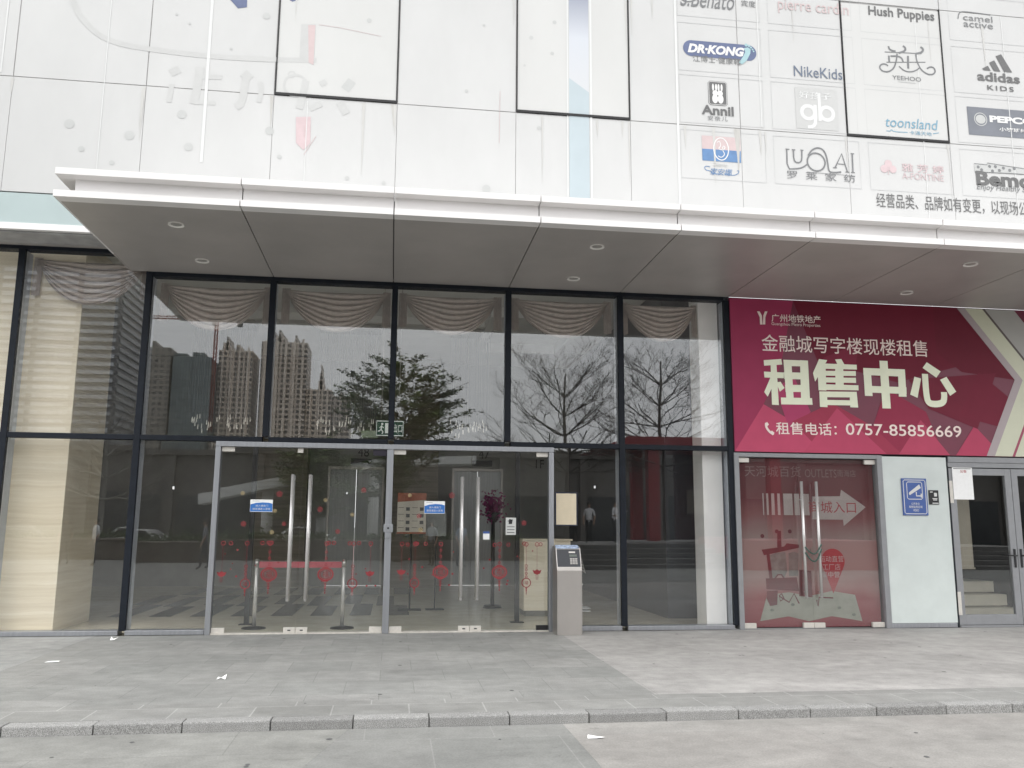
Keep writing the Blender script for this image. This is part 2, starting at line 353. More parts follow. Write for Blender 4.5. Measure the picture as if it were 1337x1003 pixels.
# cladding panels of the upper facade
rows = [(5.735, 7.354), (7.354, 9.62), (9.62, 11.9)]
sash_cols = (1, 3, 6)
for k in range(-5, 10):
    xa, xb = XO+1.7*k, XO+1.7*(k+1)
    for ri, (za, zb) in enumerate(rows):
        g = .006 if ri == 0 else .012
        if ri == 1 and k in sash_cols:
            m = MB(); m.box(xa+.02, xb-.02, WY-.002, WY+.05, za+.042, zb-.03, 0, .003); s = m.build('window_sash', white_panel_b, B)
            m = MB(); fy0, fy1 = WY-.014, WY+.03
            for q in ((xa+.004, xa+.02, za+.006, zb), (xb-.02, xb-.004, za+.006, zb), (xa+.02, xb-.02, za+.006, za+.042)): m.box(q[0], q[1], fy0, fy1, q[2], q[3])
            m.build('gasket', gasket, s)
        else:
            m = MB(); m.box(xa+g/2, xb-g/2, WY, WY+.04, za+.006, zb-.006, 0, .002); m.build('cladding_panel', white_panel, B)
m = MB(); m.box(-8.6, 17.1, WY+.009, WY+.5, 5.74, 12.2); m.box(-8.6, 17.1, WY+.06, WY+.5, 5.2, 5.738); m.build('backing_wall', joint_dark, B)
m = MB(); m.box(-8.6, 17.1, WY+.001, WY+.04, 5.315, 5.725); m.build('frosted_band', frosted, B)
m = MB(); m.box(-8.6, 17.1, WY-.02, WY+.05, 5.225, 5.312, 0, .004); m.build('trim_strip', canopy_w, B)
# underside between the upper facade and the glass, left of the canopy
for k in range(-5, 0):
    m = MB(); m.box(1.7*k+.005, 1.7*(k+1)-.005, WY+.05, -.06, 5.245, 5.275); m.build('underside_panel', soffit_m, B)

# canopy
cp = MB(); cp.box(-.1, 17, -2.6, WY-.01, 5.06, 5.2); cp = cp.build('canopy', joint_dark, B)
CF, CL = -2.85, -.26
for k in range(0, 10):
    xa = CL if k == 0 else 1.7*k+.006; xb = 1.7*(k+1)-.006
    m = MB()
    prof = [(CF, 5.281), (CF, 5.207), (CF+.135, 5.2), (CF+.135, 5.03), (CF, 5.024), (CF, 4.95), (CF+.16, 4.95), (CF+.16, 5.15), (CF+.3, 5.3), (WY-.02, 5.42), (WY-.02, 5.46), (CF+.02, 5.285)]
    m.yzprism(prof, xa, xb)
    if k == 0:
        m.bm.free(); m = MB()
        m.yzprism(prof, xa+.17, xb)
        m.yzprism([(CF, 5.281), (CF, 5.207), (CF+.16, 5.2), (WY-.02, 5.2), (WY-.02, 5.281)], xa, xa+.17)
        m.yzprism([(CF, 5.024), (CF, 4.95), (WY-.02, 4.95), (WY-.02, 5.024)], xa, xa+.022); m.yzprism([(CF, 5.024), (CF, 4.95), (CF+.16, 4.95), (CF+.16, 5.024)], xa+.022, xa+.17)
    m.build('fascia_panel', canopy_w, cp, normals=True)
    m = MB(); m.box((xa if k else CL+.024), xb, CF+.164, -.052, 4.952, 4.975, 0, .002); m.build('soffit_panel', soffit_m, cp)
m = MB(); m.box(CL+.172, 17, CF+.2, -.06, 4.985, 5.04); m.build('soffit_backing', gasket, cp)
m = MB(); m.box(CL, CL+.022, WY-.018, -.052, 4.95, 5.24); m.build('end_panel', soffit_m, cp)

# every pane sits a hair out of true, so the mirrored street breaks from pane to pane
rpane = random.Random(12)
def pane(x0, x1, z0, z1):
    m = MB(); m.box(x0, x1, .032, .042, z0, z1); c = Vector(((x0+x1)/2, .037, (z0+z1)/2))
    bmesh.ops.rotate(m.bm, verts=m.bm.verts[:], cent=c, matrix=Matrix.Rotation(rpane.uniform(-.0022, .0022), 3, 'X') @ Matrix.Rotation(rpane.uniform(-.003, .003), 3, 'Z'))
    return m.build('window_pane', glass, B)
# curtain wall frame
def mullion(x, z0, z1, w=.085, name='mullion'):
    m = MB(); m.box(x-w/2, x+w/2, -.045, .028, z0, z1, 0, .006); o = m.build(name, mull_m, B)
    m = MB(); m.box(x-w*.42, x+w*.42, .029, .25, z0, z1, 0, .004); m.build('inner_fin', fin_daylit, o); return o
for x, z0, z1 in ((-5.1, .06, 5.2), (-3.4, .06, 5.2), (-1.7, .06, 5.2), (0, .06, 5.2), (1.7, 2.66, 4.9), (3.43, 2.66, 4.9), (5.1, 2.66, 4.9), (6.8, .06, 4.9), (8.47, .06, 4.9)):
    mullion(x, z0, z1)
def rail(x0, x1, z0, z1, mat, name, y0=-.04, y1=.1):
    m = MB(); m.box(x0, x1, y0, y1, z0, z1, 0, .005); return m.build(name, mat, B)
mx = [-5.1, -3.4, -1.7, 0]
rail(-5.2, .043, 5.2, 5.275, mull_m, 'head_rail', -.044, .15)
rail(.043, 8.43, 4.9, 4.985, mull_m, 'head_rail', -.046, .15)
lows = [-5.1, -3.4, -1.7, 0, 1.7, 3.43, 5.1, 6.8, 8.47]
for a, b in zip(lows[:-1], lows[1:]):
    rail(a+.0435, b-.0435, 2.585, 2.655, mull_m, 'transom')
    if a < -1 or a in (-1.7,): rail(a+.0435, b-.0435, .005, .065, alu, 'sill_rail', -.06, .14)
rail(.0435, 1.045, .005, .065, alu, 'sill_rail', -.06, .14)
rail(5.78, 6.757, .005, .065, alu, 'sill_rail', -.06, .14)
rail(6.843, 8.427, .005, .065, alu, 'sill_rail', -.06, .14)
for a, b in zip(lows[:-1], lows[1:]):
    top = 5.2 if b <= 0 else 4.9
    pane(a+.046, b-.046, 2.659, top-.004)
    if b <= 0 or a in (6.8,):
        pane(a+.046, b-.046, .069, 2.581)
for a, b in ((.046, 1.04), (5.785, 6.754)):
    pane(a, b, .069, 2.581)
# a thin bright bead along the foot of the lower panes
# entrance door frames
m = MB()
for x0, x1 in ((1.052, 1.122), (3.385, 3.475), (5.70, 5.772)): m.box(x0, x1, -.07, .06, 0, 2.51, 0, .006)
m.box(1.052, 5.772, -.072, .06, 2.512, 2.582, 0, .006)
frame = m.build('door_frame', alu, B)
m = MB(); m.box(1.125, 3.382, -.05, .1, .001, .018); m.box(3.478, 5.697, -.05, .1, .001, .018); m.build('threshold', M('worn_pale_threshold', (.58, .55, .50), .5, 0, .15, 12), frame)
m = MB(); m.box(3.365, 3.495, -.095, -.072, 1.36, 1.47, 0, .004); m.box(3.385, 3.475, -.088, -.072, 1.28, 1.56, 0, .003); lk = m.build('latch_plate', alu, frame)
m = MB(); m.tube((3.43, -.1, 1.415), (3.43, -.094, 1.415), .014); m.build('keyhole', black_m, frame)

def handle(x, z0, z1, y, par, mat=steel_h, inner=True):
    m = MB(); m.tube((x, y-.07, z0), (x, y-.07, z1), .021, n=14)
    for z in (z0+.09, z1-.27): m.tube((x, y-.07, z), (x, y, z), .011)
    m.tube((x, y-.07, z1-.305), (x, y-.07, z1-.298), .0225, n=14); m.tube((x, y-.07, z0+.02), (x, y-.07, z0+.026), .0225, n=14)
    if inner: m.tube((x, y+.085, z0), (x, y+.085, z1), .021, n=14)
    return m.build('handle', mat, par, smooth=False)
def leaf(x0, x1, hinge, hx, z0=.03, z1=2.5, top_patch=True, bottom_hinge_mat=None):
    m = MB(); m.box(x0, x1, -.006, .006, z0, z1); d = m.build('glass_door', glass_door, B)
    px = lambda s, w: (x0, x0+w) if s < 0 else (x1-w, x1)
    a, b = px(hinge, .17); m = MB(); m.box(a, b, -.022, .022, z0-.012, z0+.055, 0, .004); m.build('patch_fitting', bottom_hinge_mat or patch_m, d)
    a, b = px(hinge, .17); m = MB(); m.box(a, b, -.022, .022, z1-.055, z1+.01, 0, .004); m.build('patch_fitting', patch_m, d)
    a, b = px(-hinge, .155); m = MB(); m.box(a, b, -.022, .022, z0-.012, z0+.055, 0, .004); m.build('patch_fitting', patch_m, d)
    m = MB(); c = (a+b)/2; m.box(c-.02, c+.02, -.0245, -.022, z0+.01, z0+.025); m.build('lock_cylinder', black_m, d)
    handle(hx, .43, 2.14, -.006, d)
    return d
dA = leaf(1.128, 2.222, -1, 2.105); dB = leaf(2.230, 3.38, 1, 2.342)
dC = leaf(3.48, 4.585, -1, 4.455); dD = leaf(4.593, 5.695, 1, 4.682, bottom_hinge_mat=black_m)
m = MB(); m.box(2.15, 2.225, -.02, .02, 2.445, 2.508, 0, .003); m.build('patch_fitting', patch_m, dA)
m = MB(); m.box(3.19, 3.383, -.03, -.023, 2.42, 2.505, 0, .003); m.build('closer_box', M('dark_plum_plastic', (.014, .01, .022), .4, 0, .1, 20), dB)

# door decals (new year paper cut-outs), each a sub-part of its door
def fu(x, z, r, d, big):
    y = -.0085
    m = MB(); m.ring(x, z, r, r*.2, y, r*(.82 if big else 1.0))
    if big:
        m.ring(x, z, r*.72, r*.1, y, r*.62); m.flat([(x-r*.35, z+r*.98), (x+r*.35, z+r*.98), (x+r*.3, z+r*.84), (x-r*.3, z+r*.84)], y); m.flat([(x-r*.35, z-r*.98), (x+r*.35, z-r*.98), (x+r*.3, z-r*.84), (x-r*.3, z-r*.84)], y)
    t = -1.15
    for i in range(5): m.flat([(x-.008+(i % 2)*.004, z+r*(t-.02)), (x+.008, z+r*(t-.02)), (x+.005, z+r*(t-.25)), (x-.005, z+r*(t-.25))], y); t -= .3
    for i in range(3): m.stroke([(x+(i-1)*r*.16, z-r*1.0), (x+(i-1)*r*.1, z-r*1.9)], .004, y)
    m.stroke([(x, z+r*.95), (x, 1.2)], .0035, y)
    zz = z+r*1.3
    for i in range(4):
        m.ring(x, zz, .016 if i < 3 else .02, .007, y, n=12); zz += .05 if not big else .085
        if zz > 1.14: break
    m.ring(x, 1.2, .026, .009, y, n=14)
    o = m.build('lantern_decal', red_dec, d)
    text('福', (x-r*.42, z-r*.42, x+r*.42, z+r*.42), y, red_dec, 'lantern_decal', d)
def moon(x, z, d):
    y = -.0085; m = MB(); m.flat([(x-.065, z+.02), (x-.045, z-.03), (x, z-.05), (x+.045, z-.03), (x+.065, z+.02), (x+.03, z+.008), (x, z+.03), (x-.03, z+.008)], y)
    m.stroke([(x, z+.02), (x, 1.2)], .0035, y); m.ring(x, 1.2, .026, .009, y, n=14)
    for i in range(4): m.stroke([(x+(i-1.5)*.012, z-.05), (x+(i-1.5)*.009, z-.12)], .003, y)
    m.build('lamp_decal', red_dec, d)
def flower(x, z, r, mat, d):
    y = -.0085; m = MB(); r *= .8
    for i in range(5): a = 2*PI*i/5+.3; m.ring(x+math.cos(a)*r*.6, z+math.sin(a)*r*.6, r*.36, r*.2, y, n=9)
    m.build('flower_decal', mat, d)
def dot(x, z, r, d, mat=None):
    m = MB(); m.ring(x, z, r, r*.42, -.0085, n=12); m.build('ring_decal', mat or red_dec, d)
for d, lst in ((dA, [(1.841, .785)]), (dB, [(2.597, .785)]), (dC, [(4.17, .815)]), (dD, [(5.0, .814)])):
    for x, z in lst: fu(x, z, .1, d, True)
for d, x, z in ((dA, 1.535, .66), (dB, 2.964, .661), (dC, 3.812, .669), (dD, 5.384, .666)): fu(x, z, .062, d, False)
for d, x, z in ((dA, 1.22, .80), (dB, 3.198, .805), (dC, 3.628, .825), (dD, 5.538, .825)): moon(x, z, d)
rd = random.Random(5)
for d, x0, x1 in ((dA, 1.3, 2.0), (dB, 2.45, 3.3), (dC, 3.7, 4.4), (dD, 4.8, 5.6)):
    for i in range(4): dot(rd.uniform(x0, x1), 1.2+rd.uniform(-.01, .01), .023, d)
    for i in range(8):
        m = MB(); x, z = rd.uniform(x0-.05, x1), rd.uniform(.62, 1.12); m.disc(x, z, rd.uniform(.008, .015), -.0085, n=8); m.build('dot_decal', red_dec, d)
for d, x, z, r, g in ((dA, 1.436, 1.877, .035, 1), (dA, 1.929, 1.872, .05, 0), (dA, 1.879, 1.641, .032, 1), (dA, 1.47, 1.461, .045, 0), (dB, 2.555, 1.795, .032, 1), (dB, 2.93, 1.598, .034, 1), (dB, 3.076, 1.939, .045, 0), (dB, 2.487, 1.668, .045, 0), (dB, 2.739, 1.366, .04, 0),
                   (dC, 3.718, 1.872, .034, 1), (dC, 3.854, 1.585, .042, 0), (dC, 3.88, 1.393, .04, 1), (dC, 4.312, 1.879, .05, 0), (dD, 5.348, 1.499, .045, 0), (dA, 2.011, 1.465, .036, 0), (dA, 1.852, 1.35, .036, 1)):
    flower(x, z, r, gold_dec if g else red_dec, d)
for x, z, la in ((0.513, 1.939, 'small white sticker dot on the fixed pane right of the stone pillar'), (6.394, 2.024, 'small white sticker dot on the fixed pane right of the framed notice'), (2.845, 1.894, 'small white sticker dot on the left entrance door, below the number 48')):
    m = MB(); m.box(x-.012, x+.012, .018, .0255, z-.02, z+.02, 0, .003) if x < 1 or x > 6 else m.box(x-.01, x+.01, -.012, -.007, z-.012, z+.012)
    tag(m.build('sensor_sticker', paper, at=(x, 0, z)), la, 'sticker')

# right-hand shop part: sign, red doors, panel, grey doors
m = MB(); m.box(8.50, 8.575, -.07, .1, 0, 2.56, 0, .005); m.box(10.775, 10.86, -.07, .1, 0, 2.56, 0, .005); m.box(8.575, 10.775, -.068, .1, 2.5, 2.56, 0, .005)
rf = m.build('door_frame', alu_d, B)
def leaf2(x0, x1, hinge, hx):
    m = MB(); m.box(x0, x1, -.006, .006, .03, 2.485); d = m.build('glass_door', glass_door, B)
    for s, w, z0, z1 in ((hinge, .19, .012, .085), (hinge, .17, 2.42, 2.49), (-hinge, .165, .012, .085)):
        a, b = (x0, x0+w) if s < 0 else (x1-w, x1); m = MB(); m.box(a, b, -.022, .022, z0, z1, 0, .004); m.build('patch_fitting', patch_m, d)
    handle(hx, .437, 2.145, -.006, d, inner=False)
    return d
eA = leaf2(8.58, 9.662, -1, 9.535); eB = leaf2(9.668, 10.77, 1, 9.77)
m = MB()                                      # padlocked chain round the two handles
for i in range(9):
    a = i/8*PI; m.tube((9.535+.235*i/8, -.1-.03*math.sin(a), 1.18-.10*math.sin(a)), (9.535+.235*(i+1)/8, -.1-.03*math.sin(a+.39), 1.18-.10*math.sin(a+.39)), .012, n=6)
for i in range(9):
    a = i/8*PI; m.tube((9.535+.235*i/8, -.1-.03*math.sin(a), 1.10-.13*math.sin(a)), (9.535+.235*(i+1)/8, -.1-.03*math.sin(a+.39), 1.10-.13*math.sin(a+.39)), .012, n=6)
tag(m.build('lock_chain', M('green_chain_sleeve', (.05, .10, .08), .4, 0, .2, 30), at=(9.65, -.1, 1.1)), 'dark green sleeved chain wound around the two handles of the red doors', 'chain')
m = MB(); m.box(10.862, 11.93, -.05, .1, .07, 2.545, 0, .004); wp = m.build('mint_panel', mint, B)
m = MB(); m.box(10.862, 11.915, -.062, .1, .004, .066, 0, .006); m.build('panel_sill', alu, wp)
m = MB(); m.box(11.932, 11.965, -.03, .1, 0, 2.56); m.build('panel_post', mull_m, B)
# grey framed doors
m = MB(); m.box(11.968, 14.12, -.05, .08, 2.475, 2.56, 0, .005); m.box(11.968, 14.12, -.035, .08, 2.40, 2.473); m.box(14.07, 14.12, -.05, .08, 0, 2.4); m.box(11.968, 14.12, -.055, .1, .002, .03)
gf = m.build('door_frame', alu_d, B)
def gdoor(x0, x1, hs):
    m = MB(); w = .105; z0, z1 = .035, 2.385
    m.box(x0, x0+w, -.03, .03, z0, z1, 0, .004); m.box(x1-w, x1, -.03, .03, z0, z1, 0, .004); m.box(x0+w, x1-w, -.029, .029, z1-.105, z1, 0, .004); m.box(x0+w, x1-w, -.029, .029, z0, z0+.15, 0, .004)
    d = m.build('framed_door', alu_d, B)
    m = MB(); m.box(x0+w, x1-w, -.004, .004, z0+.15, z1-.105); m.build('pane', glass_door, d)
    hx = x1-.05 if hs > 0 else x0+.05
    m = MB(); m.box(hx-.016, hx+.016, -.045, -.03, .88, 1.16, 0, .006); m.tube((hx, -.03, 1.06), (hx, -.085, 1.06), .011); m.tube((hx+.01*hs, -.08, 1.06), (hx-.15*hs, -.08, 1.065), .011, .008); m.build('lever_handle', black_m, d)
    hx = x0 if hs > 0 else x1
    for z in (.35, 2.02): m = MB(); m.box(hx-.01, hx+.045, -.042, -.03, z-.17, z+.17, 0, .003); m.build('hinge', patch_m, d)
gdoor(11.975, 13.022, 1); gdoor(13.03, 14.07, -1)
m = MB(); m.box(14.122, 17, -.03, .1, 0, 2.56); m.build('shop_wall', alu_d, B)

# interior shells
def shell(name, mat, *bx):
    m = MB()
    for b in bx: m.box(*b)
    return m.build(name, mat, B)
struct_floor = MB(); struct_floor.box(-5.4, 8.44, .155, 9.2, -.1, .012); struct(struct_floor.build('floor', floor_in))
shell('lobby_ceiling', ceil_in, (-5.4, 8.45, .16, 9.2, 5.5, 5.7))
shell('ceiling_tray', ceil_in, (5.2, 5.35, 3.2, 6.6, 5.3, 5.5), (7.0, 7.15, 3.2, 6.6, 5.3, 5.5), (5.35, 7.0, 3.2, 3.35, 5.3, 5.5), (5.35, 7.0, 6.45, 6.6, 5.3, 5.5), (-1, 5.2, 4.3, 4.42, 5.36, 5.5))
shell('lobby_back_wall', wall_in, (-5.4, 1.9, 9.2, 9.4, 0, 5.6), (3.26, 4.93, 9.2, 9.4, 0, 5.6), (6.21, 8.5, 9.2, 9.4, 0, 5.6), (1.9, 3.26, 9.2, 9.4, 2.87, 5.6), (4.93, 6.21, 9.2, 9.4, 2.87, 5.6))
shell('lobby_left_wall', wall_in, (-5.6, -5.42, .16, 9.4, 0, 5.6))
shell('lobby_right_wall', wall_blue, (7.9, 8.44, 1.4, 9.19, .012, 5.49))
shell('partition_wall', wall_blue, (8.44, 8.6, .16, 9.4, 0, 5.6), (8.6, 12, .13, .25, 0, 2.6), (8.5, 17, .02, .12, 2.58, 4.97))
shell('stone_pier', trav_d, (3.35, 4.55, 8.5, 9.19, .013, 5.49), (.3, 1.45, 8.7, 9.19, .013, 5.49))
for xa, xb, num in ((1.9, 3.26, '48'), (4.93, 6.21, '47')):
    m = MB(); c = (xa+xb)/2
    m.box(xa, c-.004, 9.25, 9.3, .02, 2.86); m.box(c+.004, xb, 9.25, 9.3, .02, 2.86); lf = m.build('lift_door', lift_m, B)
    m = MB(); 
    for q in ((xa-.0, xa+.05, 9.17, 9.199, .02, 2.8), (xb-.05, xb, 9.17, 9.199, .02, 2.8), (xa, xb, 9.17, 9.199, 2.8, 2.87)): m.box(*q)
    m.build('lift_frame', steel, lf)
    m = MB(); m.box(c-.14, c+.36, 9.18, 9.199, 2.93, 3.07); m.build('floor_display', black_m, lf)
    text(num, (c+.02, 3.12, c+.29, 3.34), 9.185, black_m, 'lettering', lf)
text('1F', (7.041, 2.899, 7.255, 3.113), 9.17, black_m, 'wall_lettering', B)
# stair hall behind the grey doors
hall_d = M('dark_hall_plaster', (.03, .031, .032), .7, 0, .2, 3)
stair_m = M('beige_stair_stone', (.60, .56, .46), .5, 0, .06, 6)
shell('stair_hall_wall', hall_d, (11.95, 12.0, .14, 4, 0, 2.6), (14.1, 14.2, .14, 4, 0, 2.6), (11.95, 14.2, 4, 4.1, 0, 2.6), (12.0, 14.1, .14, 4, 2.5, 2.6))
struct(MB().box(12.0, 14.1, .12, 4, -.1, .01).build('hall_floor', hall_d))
st = MB(); zz = .01
for i in range(3):
    st.box(12.01, 13.6, .75+i*.3, 2.2, .012 if i == 0 else .02+i*.195, .2+i*.195-.004)
st = st.build('stair_flight', stair_m, B)
m = MB(); m.box(12.20, 12.66, .5, .58, .86, 2.0, 0, .004); m.box(12.2, 12.66, .47, .6, .83, .858); m.build('hanging_board', M('dingy_board', (.42, .38, .31), .6, 0, .12, 3), B)

# red poster behind the red doors
pg = bpy.data.materials.new('faded_red_poster'); pg.use_nodes = True; nt = pg.node_tree; bb = nt.nodes['Principled BSDF']; bb.inputs['Roughness'].default_value = .45
tc = nt.nodes.new('ShaderNodeTexCoord'); sx = nt.nodes.new('ShaderNodeSeparateXYZ'); ra = nt.nodes.new('ShaderNodeValToRGB'); no = nt.nodes.new('ShaderNodeTexNoise'); no.inputs['Scale'].default_value = 1.6; no.inputs['Detail'].default_value = 4
ma = nt.nodes.new('ShaderNodeMath'); ma.operation = 'MULTIPLY_ADD'; ma.inputs[1].default_value = 1/2.5; mb2 = nt.nodes.new('ShaderNodeMath'); mb2.operation = 'MULTIPLY_ADD'; mb2.inputs[1].default_value = .16; mb2.inputs[2].default_value = -.08
nt.links.new(tc.outputs['Object'], sx.inputs[0]); nt.links.new(tc.outputs['Object'], no.inputs['Vector']); nt.links.new(no.outputs[0], mb2.inputs[0]); nt.links.new(sx.outputs[2], ma.inputs[0]); nt.links.new(mb2.outputs[0], ma.inputs[2]); nt.links.new(ma.outputs[0], ra.inputs[0])
els = ra.color_ramp.elements; els[0].position = 0; els[0].color = (.20, .022, .034, 1); els[1].position = 1; els[1].color = (.085, .007, .012, 1)
for p, c in ((.16, (.22, .045, .05, 1)), (.30, (.29, .19, .18, 1)), (.5, (.26, .185, .175, 1)), (.66, (.18, .055, .058, 1)), (.76, (.11, .011, .017, 1))):
    e = els.new(p); e.color = c
nt.links.new(ra.outputs[0], bb.inputs['Base Color'])
RP = thing('entrance_poster', 'large faded red poster behind the glass of the chained double doors', 'poster', (9.67, .05, 0))
MB().box(8.6, 10.76, .05, .06, .02, 2.49).build('sheet', pg, RP)
py = .047
ptext = M('greyed_red_print', (.20, .10, .105), .5, 0, .1, 9); pw = M('poster_white_print', (.36, .30, .29), .5, 0, .08, 6); pr = M('poster_red_print', (.30, .028, .036), .5, 0, .1, 8); pm = M('poster_map_print', (.26, .26, .22), .5, 0, .15, 4); pd = M('poster_dark_red_print', (.11, .014, .02), .5, 0, .3, 5)
ptl = M('greyed_pale_print', (.17, .10, .10), .5, 0, .1, 9)
text('天河城百货', (8.703, 2.213, 9.596, 2.381), py, ptl, 'lettering', RP)
text('OUTLETS', (9.661, 2.215, 10.173, 2.338), py, ptl, 'lettering', RP)
text('南海店', (10.185, 2.228, 10.484, 2.337), py, ptl, 'lettering', RP)
m = MB(); arrow = [(9.763, 1.926), (10.208, 1.935), (10.23, 2.036), (10.615, 1.775), (10.242, 1.489), (10.237, 1.583), (9.744, 1.585)]; m.flat(arrow, py-.001)
for a, b in ((290, 300), (325, 345), (372, 402), (430, 455), (487, 575), (590, 640), (650, 735)):
    xa, xb = 8.97+(a-290)*.00166, 8.97+(b-290)*.00166; m.flat([(xa, 1.645), (xb, 1.645), (xb, 1.965), (xa, 1.965)], py-.001)
m.build('arrow_print', pw, RP)
text('商城入口', (9.694, 1.683, 10.454, 1.856), py-.003, pr, 'lettering', RP)
m = MB(); m.flat([(8.857, 0.107), (8.98, 0.482), (9.323, 0.517), (9.635, 0.462), (9.995, 0.533), (10.36, 0.477), (10.456, 0.094), (10.288, 0.123), (9.974, 0.17), (9.615, 0.101), (9.296, 0.172)], py-.001); m.build('map_print', pm, RP)
m = MB(); cx, cz, rr = 10.038, 0.968, .185
pts = [(cx+rr*math.cos(a), cz+rr*math.sin(a)) for a in [(-25+230*i/24)*PI/180 for i in range(25)]]+[(cx-.02, cz-.47)]
m.flat(pts, py-.003); m.build('pin_print', pr, RP)
text('运动直营', (9.825, 0.957, 10.207, 1.047), py-.005, pw, 'lettering', RP)
text('工厂店', (9.867, 0.84, 10.151, 0.929), py-.005, pw, 'lettering', RP)
text('集中营', (9.848, 0.729, 10.132, 0.817), py-.005, pw, 'lettering', RP)
m = MB()
for q in ([(8.921, 1.135), (9.277, 1.182), (9.318, 1.229), (9.515, 1.211), (9.513, 1.165), (9.194, 1.1), (8.956, 1.053)], [(9.179, 1.412), (9.238, 1.413), (9.236, 1.164), (9.168, 1.173)], [(8.971, 0.717), (9.452, 0.734), (9.481, 0.535), (8.974, 0.563)], [(9.497, 0.844), (9.684, 0.825), (9.683, 0.443), (9.477, 0.462)], [(8.982, 0.536), (9.148, 0.545), (9.129, 0.338), (9.021, 0.32), (8.968, 0.428)], [(8.989, 1.136), (9.038, 1.136), (9.077, 0.699), (9.028, 0.699)]): m.flat(q, py-.002)
for q in ([(9.164, 0.463), (9.205, 0.499), (9.24, 0.427), (9.18, 0.391), (9.164, 0.463), (9.316, 0.373), (9.4, 0.499), (9.472, 0.354)], [(9.097, 0.699), (9.159, 0.771), (9.218, 0.771), (9.254, 0.717)]): m.stroke(q, .02, py-.002)
m.stroke([(9.75, 0.407), (9.765, 0.316), (9.791, 0.443), (10.009, 0.433)], .02, py-.002)
for x, z in (8.942, 1.334), (9.172, 1.403), (9.377, 1.404): m.disc(x, z, .03, py-.002)
m.build('goods_print', pd, RP)
m = MB()
for q in ([(9.024, 1.044), (9.154, 1.09), (9.292, 1.1), (9.309, 0.826), (9.254, 0.717), (9.179, 0.789), (9.097, 0.699), (9.044, 0.826)], [(9.341, 1.082), (9.431, 1.109), (9.499, 1.082), (9.472, 0.753), (9.335, 0.753)], [(9.022, 0.545), (9.139, 0.545), (9.135, 0.464), (9.028, 0.464)]): m.flat(q, py-.0015)
m.build('goods_print', M('poster_grey_print', (.17, .15, .14), .5, 0, .35, 7), RP)
m = MB()
for x, z in (10.101, 0.291), (10.324, 0.19), (9.372, 0.339), (9.049, 0.264): m.disc(x, z, .03, py-.002, .02)
m.build('map_spot', M('map_grey_print', (.13, .14, .12), .5, 0, .3, 9), RP)

# ------------------------------------------------------------------ rental sign
RS = thing('rental_sign', 'wide crimson rental office sign board with big cream lettering above the red doors', 'sign', (10.9, -.06, 2.57))
SY = -.062
MB().box(8.515, 15.6, -.06, -.005, 2.575, 4.94, 0, .003).build('board', M('crimson_board', (.16, .022, .05), .4, 0, .05, 3), RS)
NF = [0]
def facet(poly, rgb, off=.001, name='facet_print'):
    NF[0] += 1; m = MB(); m.flat(poly, SY-.0004-NF[0]*1.4e-4); m.build(name, M('crimson_print', rgb, .55, 0, .06, 2.5, spec=.2), RS)
tip = (13.212, 3.799); TX, TZ = tip
x0s, x1s, zb, zt = 8.52, 15.59, 2.58, 4.935
facet([(x0s, zb), (x0s, zt), (9.55, zt), (9.3, 3.9), (9.0, 3.3)], (0.334, 0.042, 0.102))
facet([(9.55, zt), (12.2, zt), (TX-.35, TZ+.35), (11.2, 3.7), (9.9, 4.0)], (0.163, 0.017, 0.036))
facet([(11.9, zt), (12.311, 4.921), (TX, TZ), (TX-.9, TZ+.1), (11.9, 4.2)], (0.149, 0.017, 0.034), .0016)
facet([(x0s, zb), (9.0, 3.3), (9.45, 3.05), (9.9, zb)], (0.511, 0.078, 0.150), .0016)
facet([(9.2, 3.55), (9.5, 3.75), (9.75, 3.2), (9.4, 2.9)], (0.426, 0.060, 0.144), .002)
facet([(9.9, zb), (9.45, 3.05), (10.1, 3.35), (10.75, 3.0), (11.35, zb)], (0.355, 0.048, 0.090), .002)
facet([(9.6, zb), (10.18, 3.27), (10.95, zb)], (0.483, 0.072, 0.138), .0026)
facet([(10.75, 3.0), (11.0, 3.6), (11.65, 3.25), (11.9, zb), (11.2, zb)], (0.305, 0.038, 0.078), .0016)
facet([(11.15, zb), (11.55, 3.12), (12.0, zb)], (0.469, 0.072, 0.132), .0026)
facet([(12.1, zb), (12.45, 3.05), (12.9, zb)], (0.454, 0.066, 0.126), .0026)
facet([(11.4, 3.75), (12.9, 3.9), (12.5, 3.0), (11.7, 3.3)], (.175, .021, .042), .002)
facet([(10.0, 4.05), (10.6, 4.3), (10.45, 3.55), (9.9, 3.5)], (0.213, 0.026, 0.054), .0022)
facet([(12.6, 3.9), (13.1, 3.5), (12.85, 3.05), (12.2, 3.2)], (.18, .02, .042), .0026)
lil = (.40, .34, .35); crm = (.60, .61, .47); gry = (.40, .395, .375)
E1 = [(12.311, 4.921), tip, (12.616, 2.609)]
def band(dx0, dx1, rgb, off, low=None):
    a, b, c = [Vector(p) for p in E1]
    poly = [(a.x+dx0, zt), (b.x+dx0, TZ), (c.x+dx0, zb), (c.x+dx1, zb), (b.x+dx1, TZ), (a.x+dx1, zt)]
    m = MB(); m.flat([poly[0], poly[1], poly[4], poly[5]], SY-off); m.build('chevron_print', M('chevron_band', rgb, .4, 0, .05, 2), RS)
    m = MB(); m.flat([poly[1], poly[2], poly[3], poly[4]], SY-off); m.build('chevron_print', M('chevron_band', low or rgb, .4, 0, .05, 2), RS)
band(0, .14, lil, .0032); band(.14, .44, crm, .0032); band(.44, .485, (.10, .08, .075), .0032, (.33, .05, .10)); band(.485, 1.0, gry, .0032, crm)
cream = M('cream_sign_letters', (.84, .87, .68), .45, 0, .04, 5); pinkw = M('pale_pink_sign_letters', (.88, .74, .69), .45, 0, .04, 5)
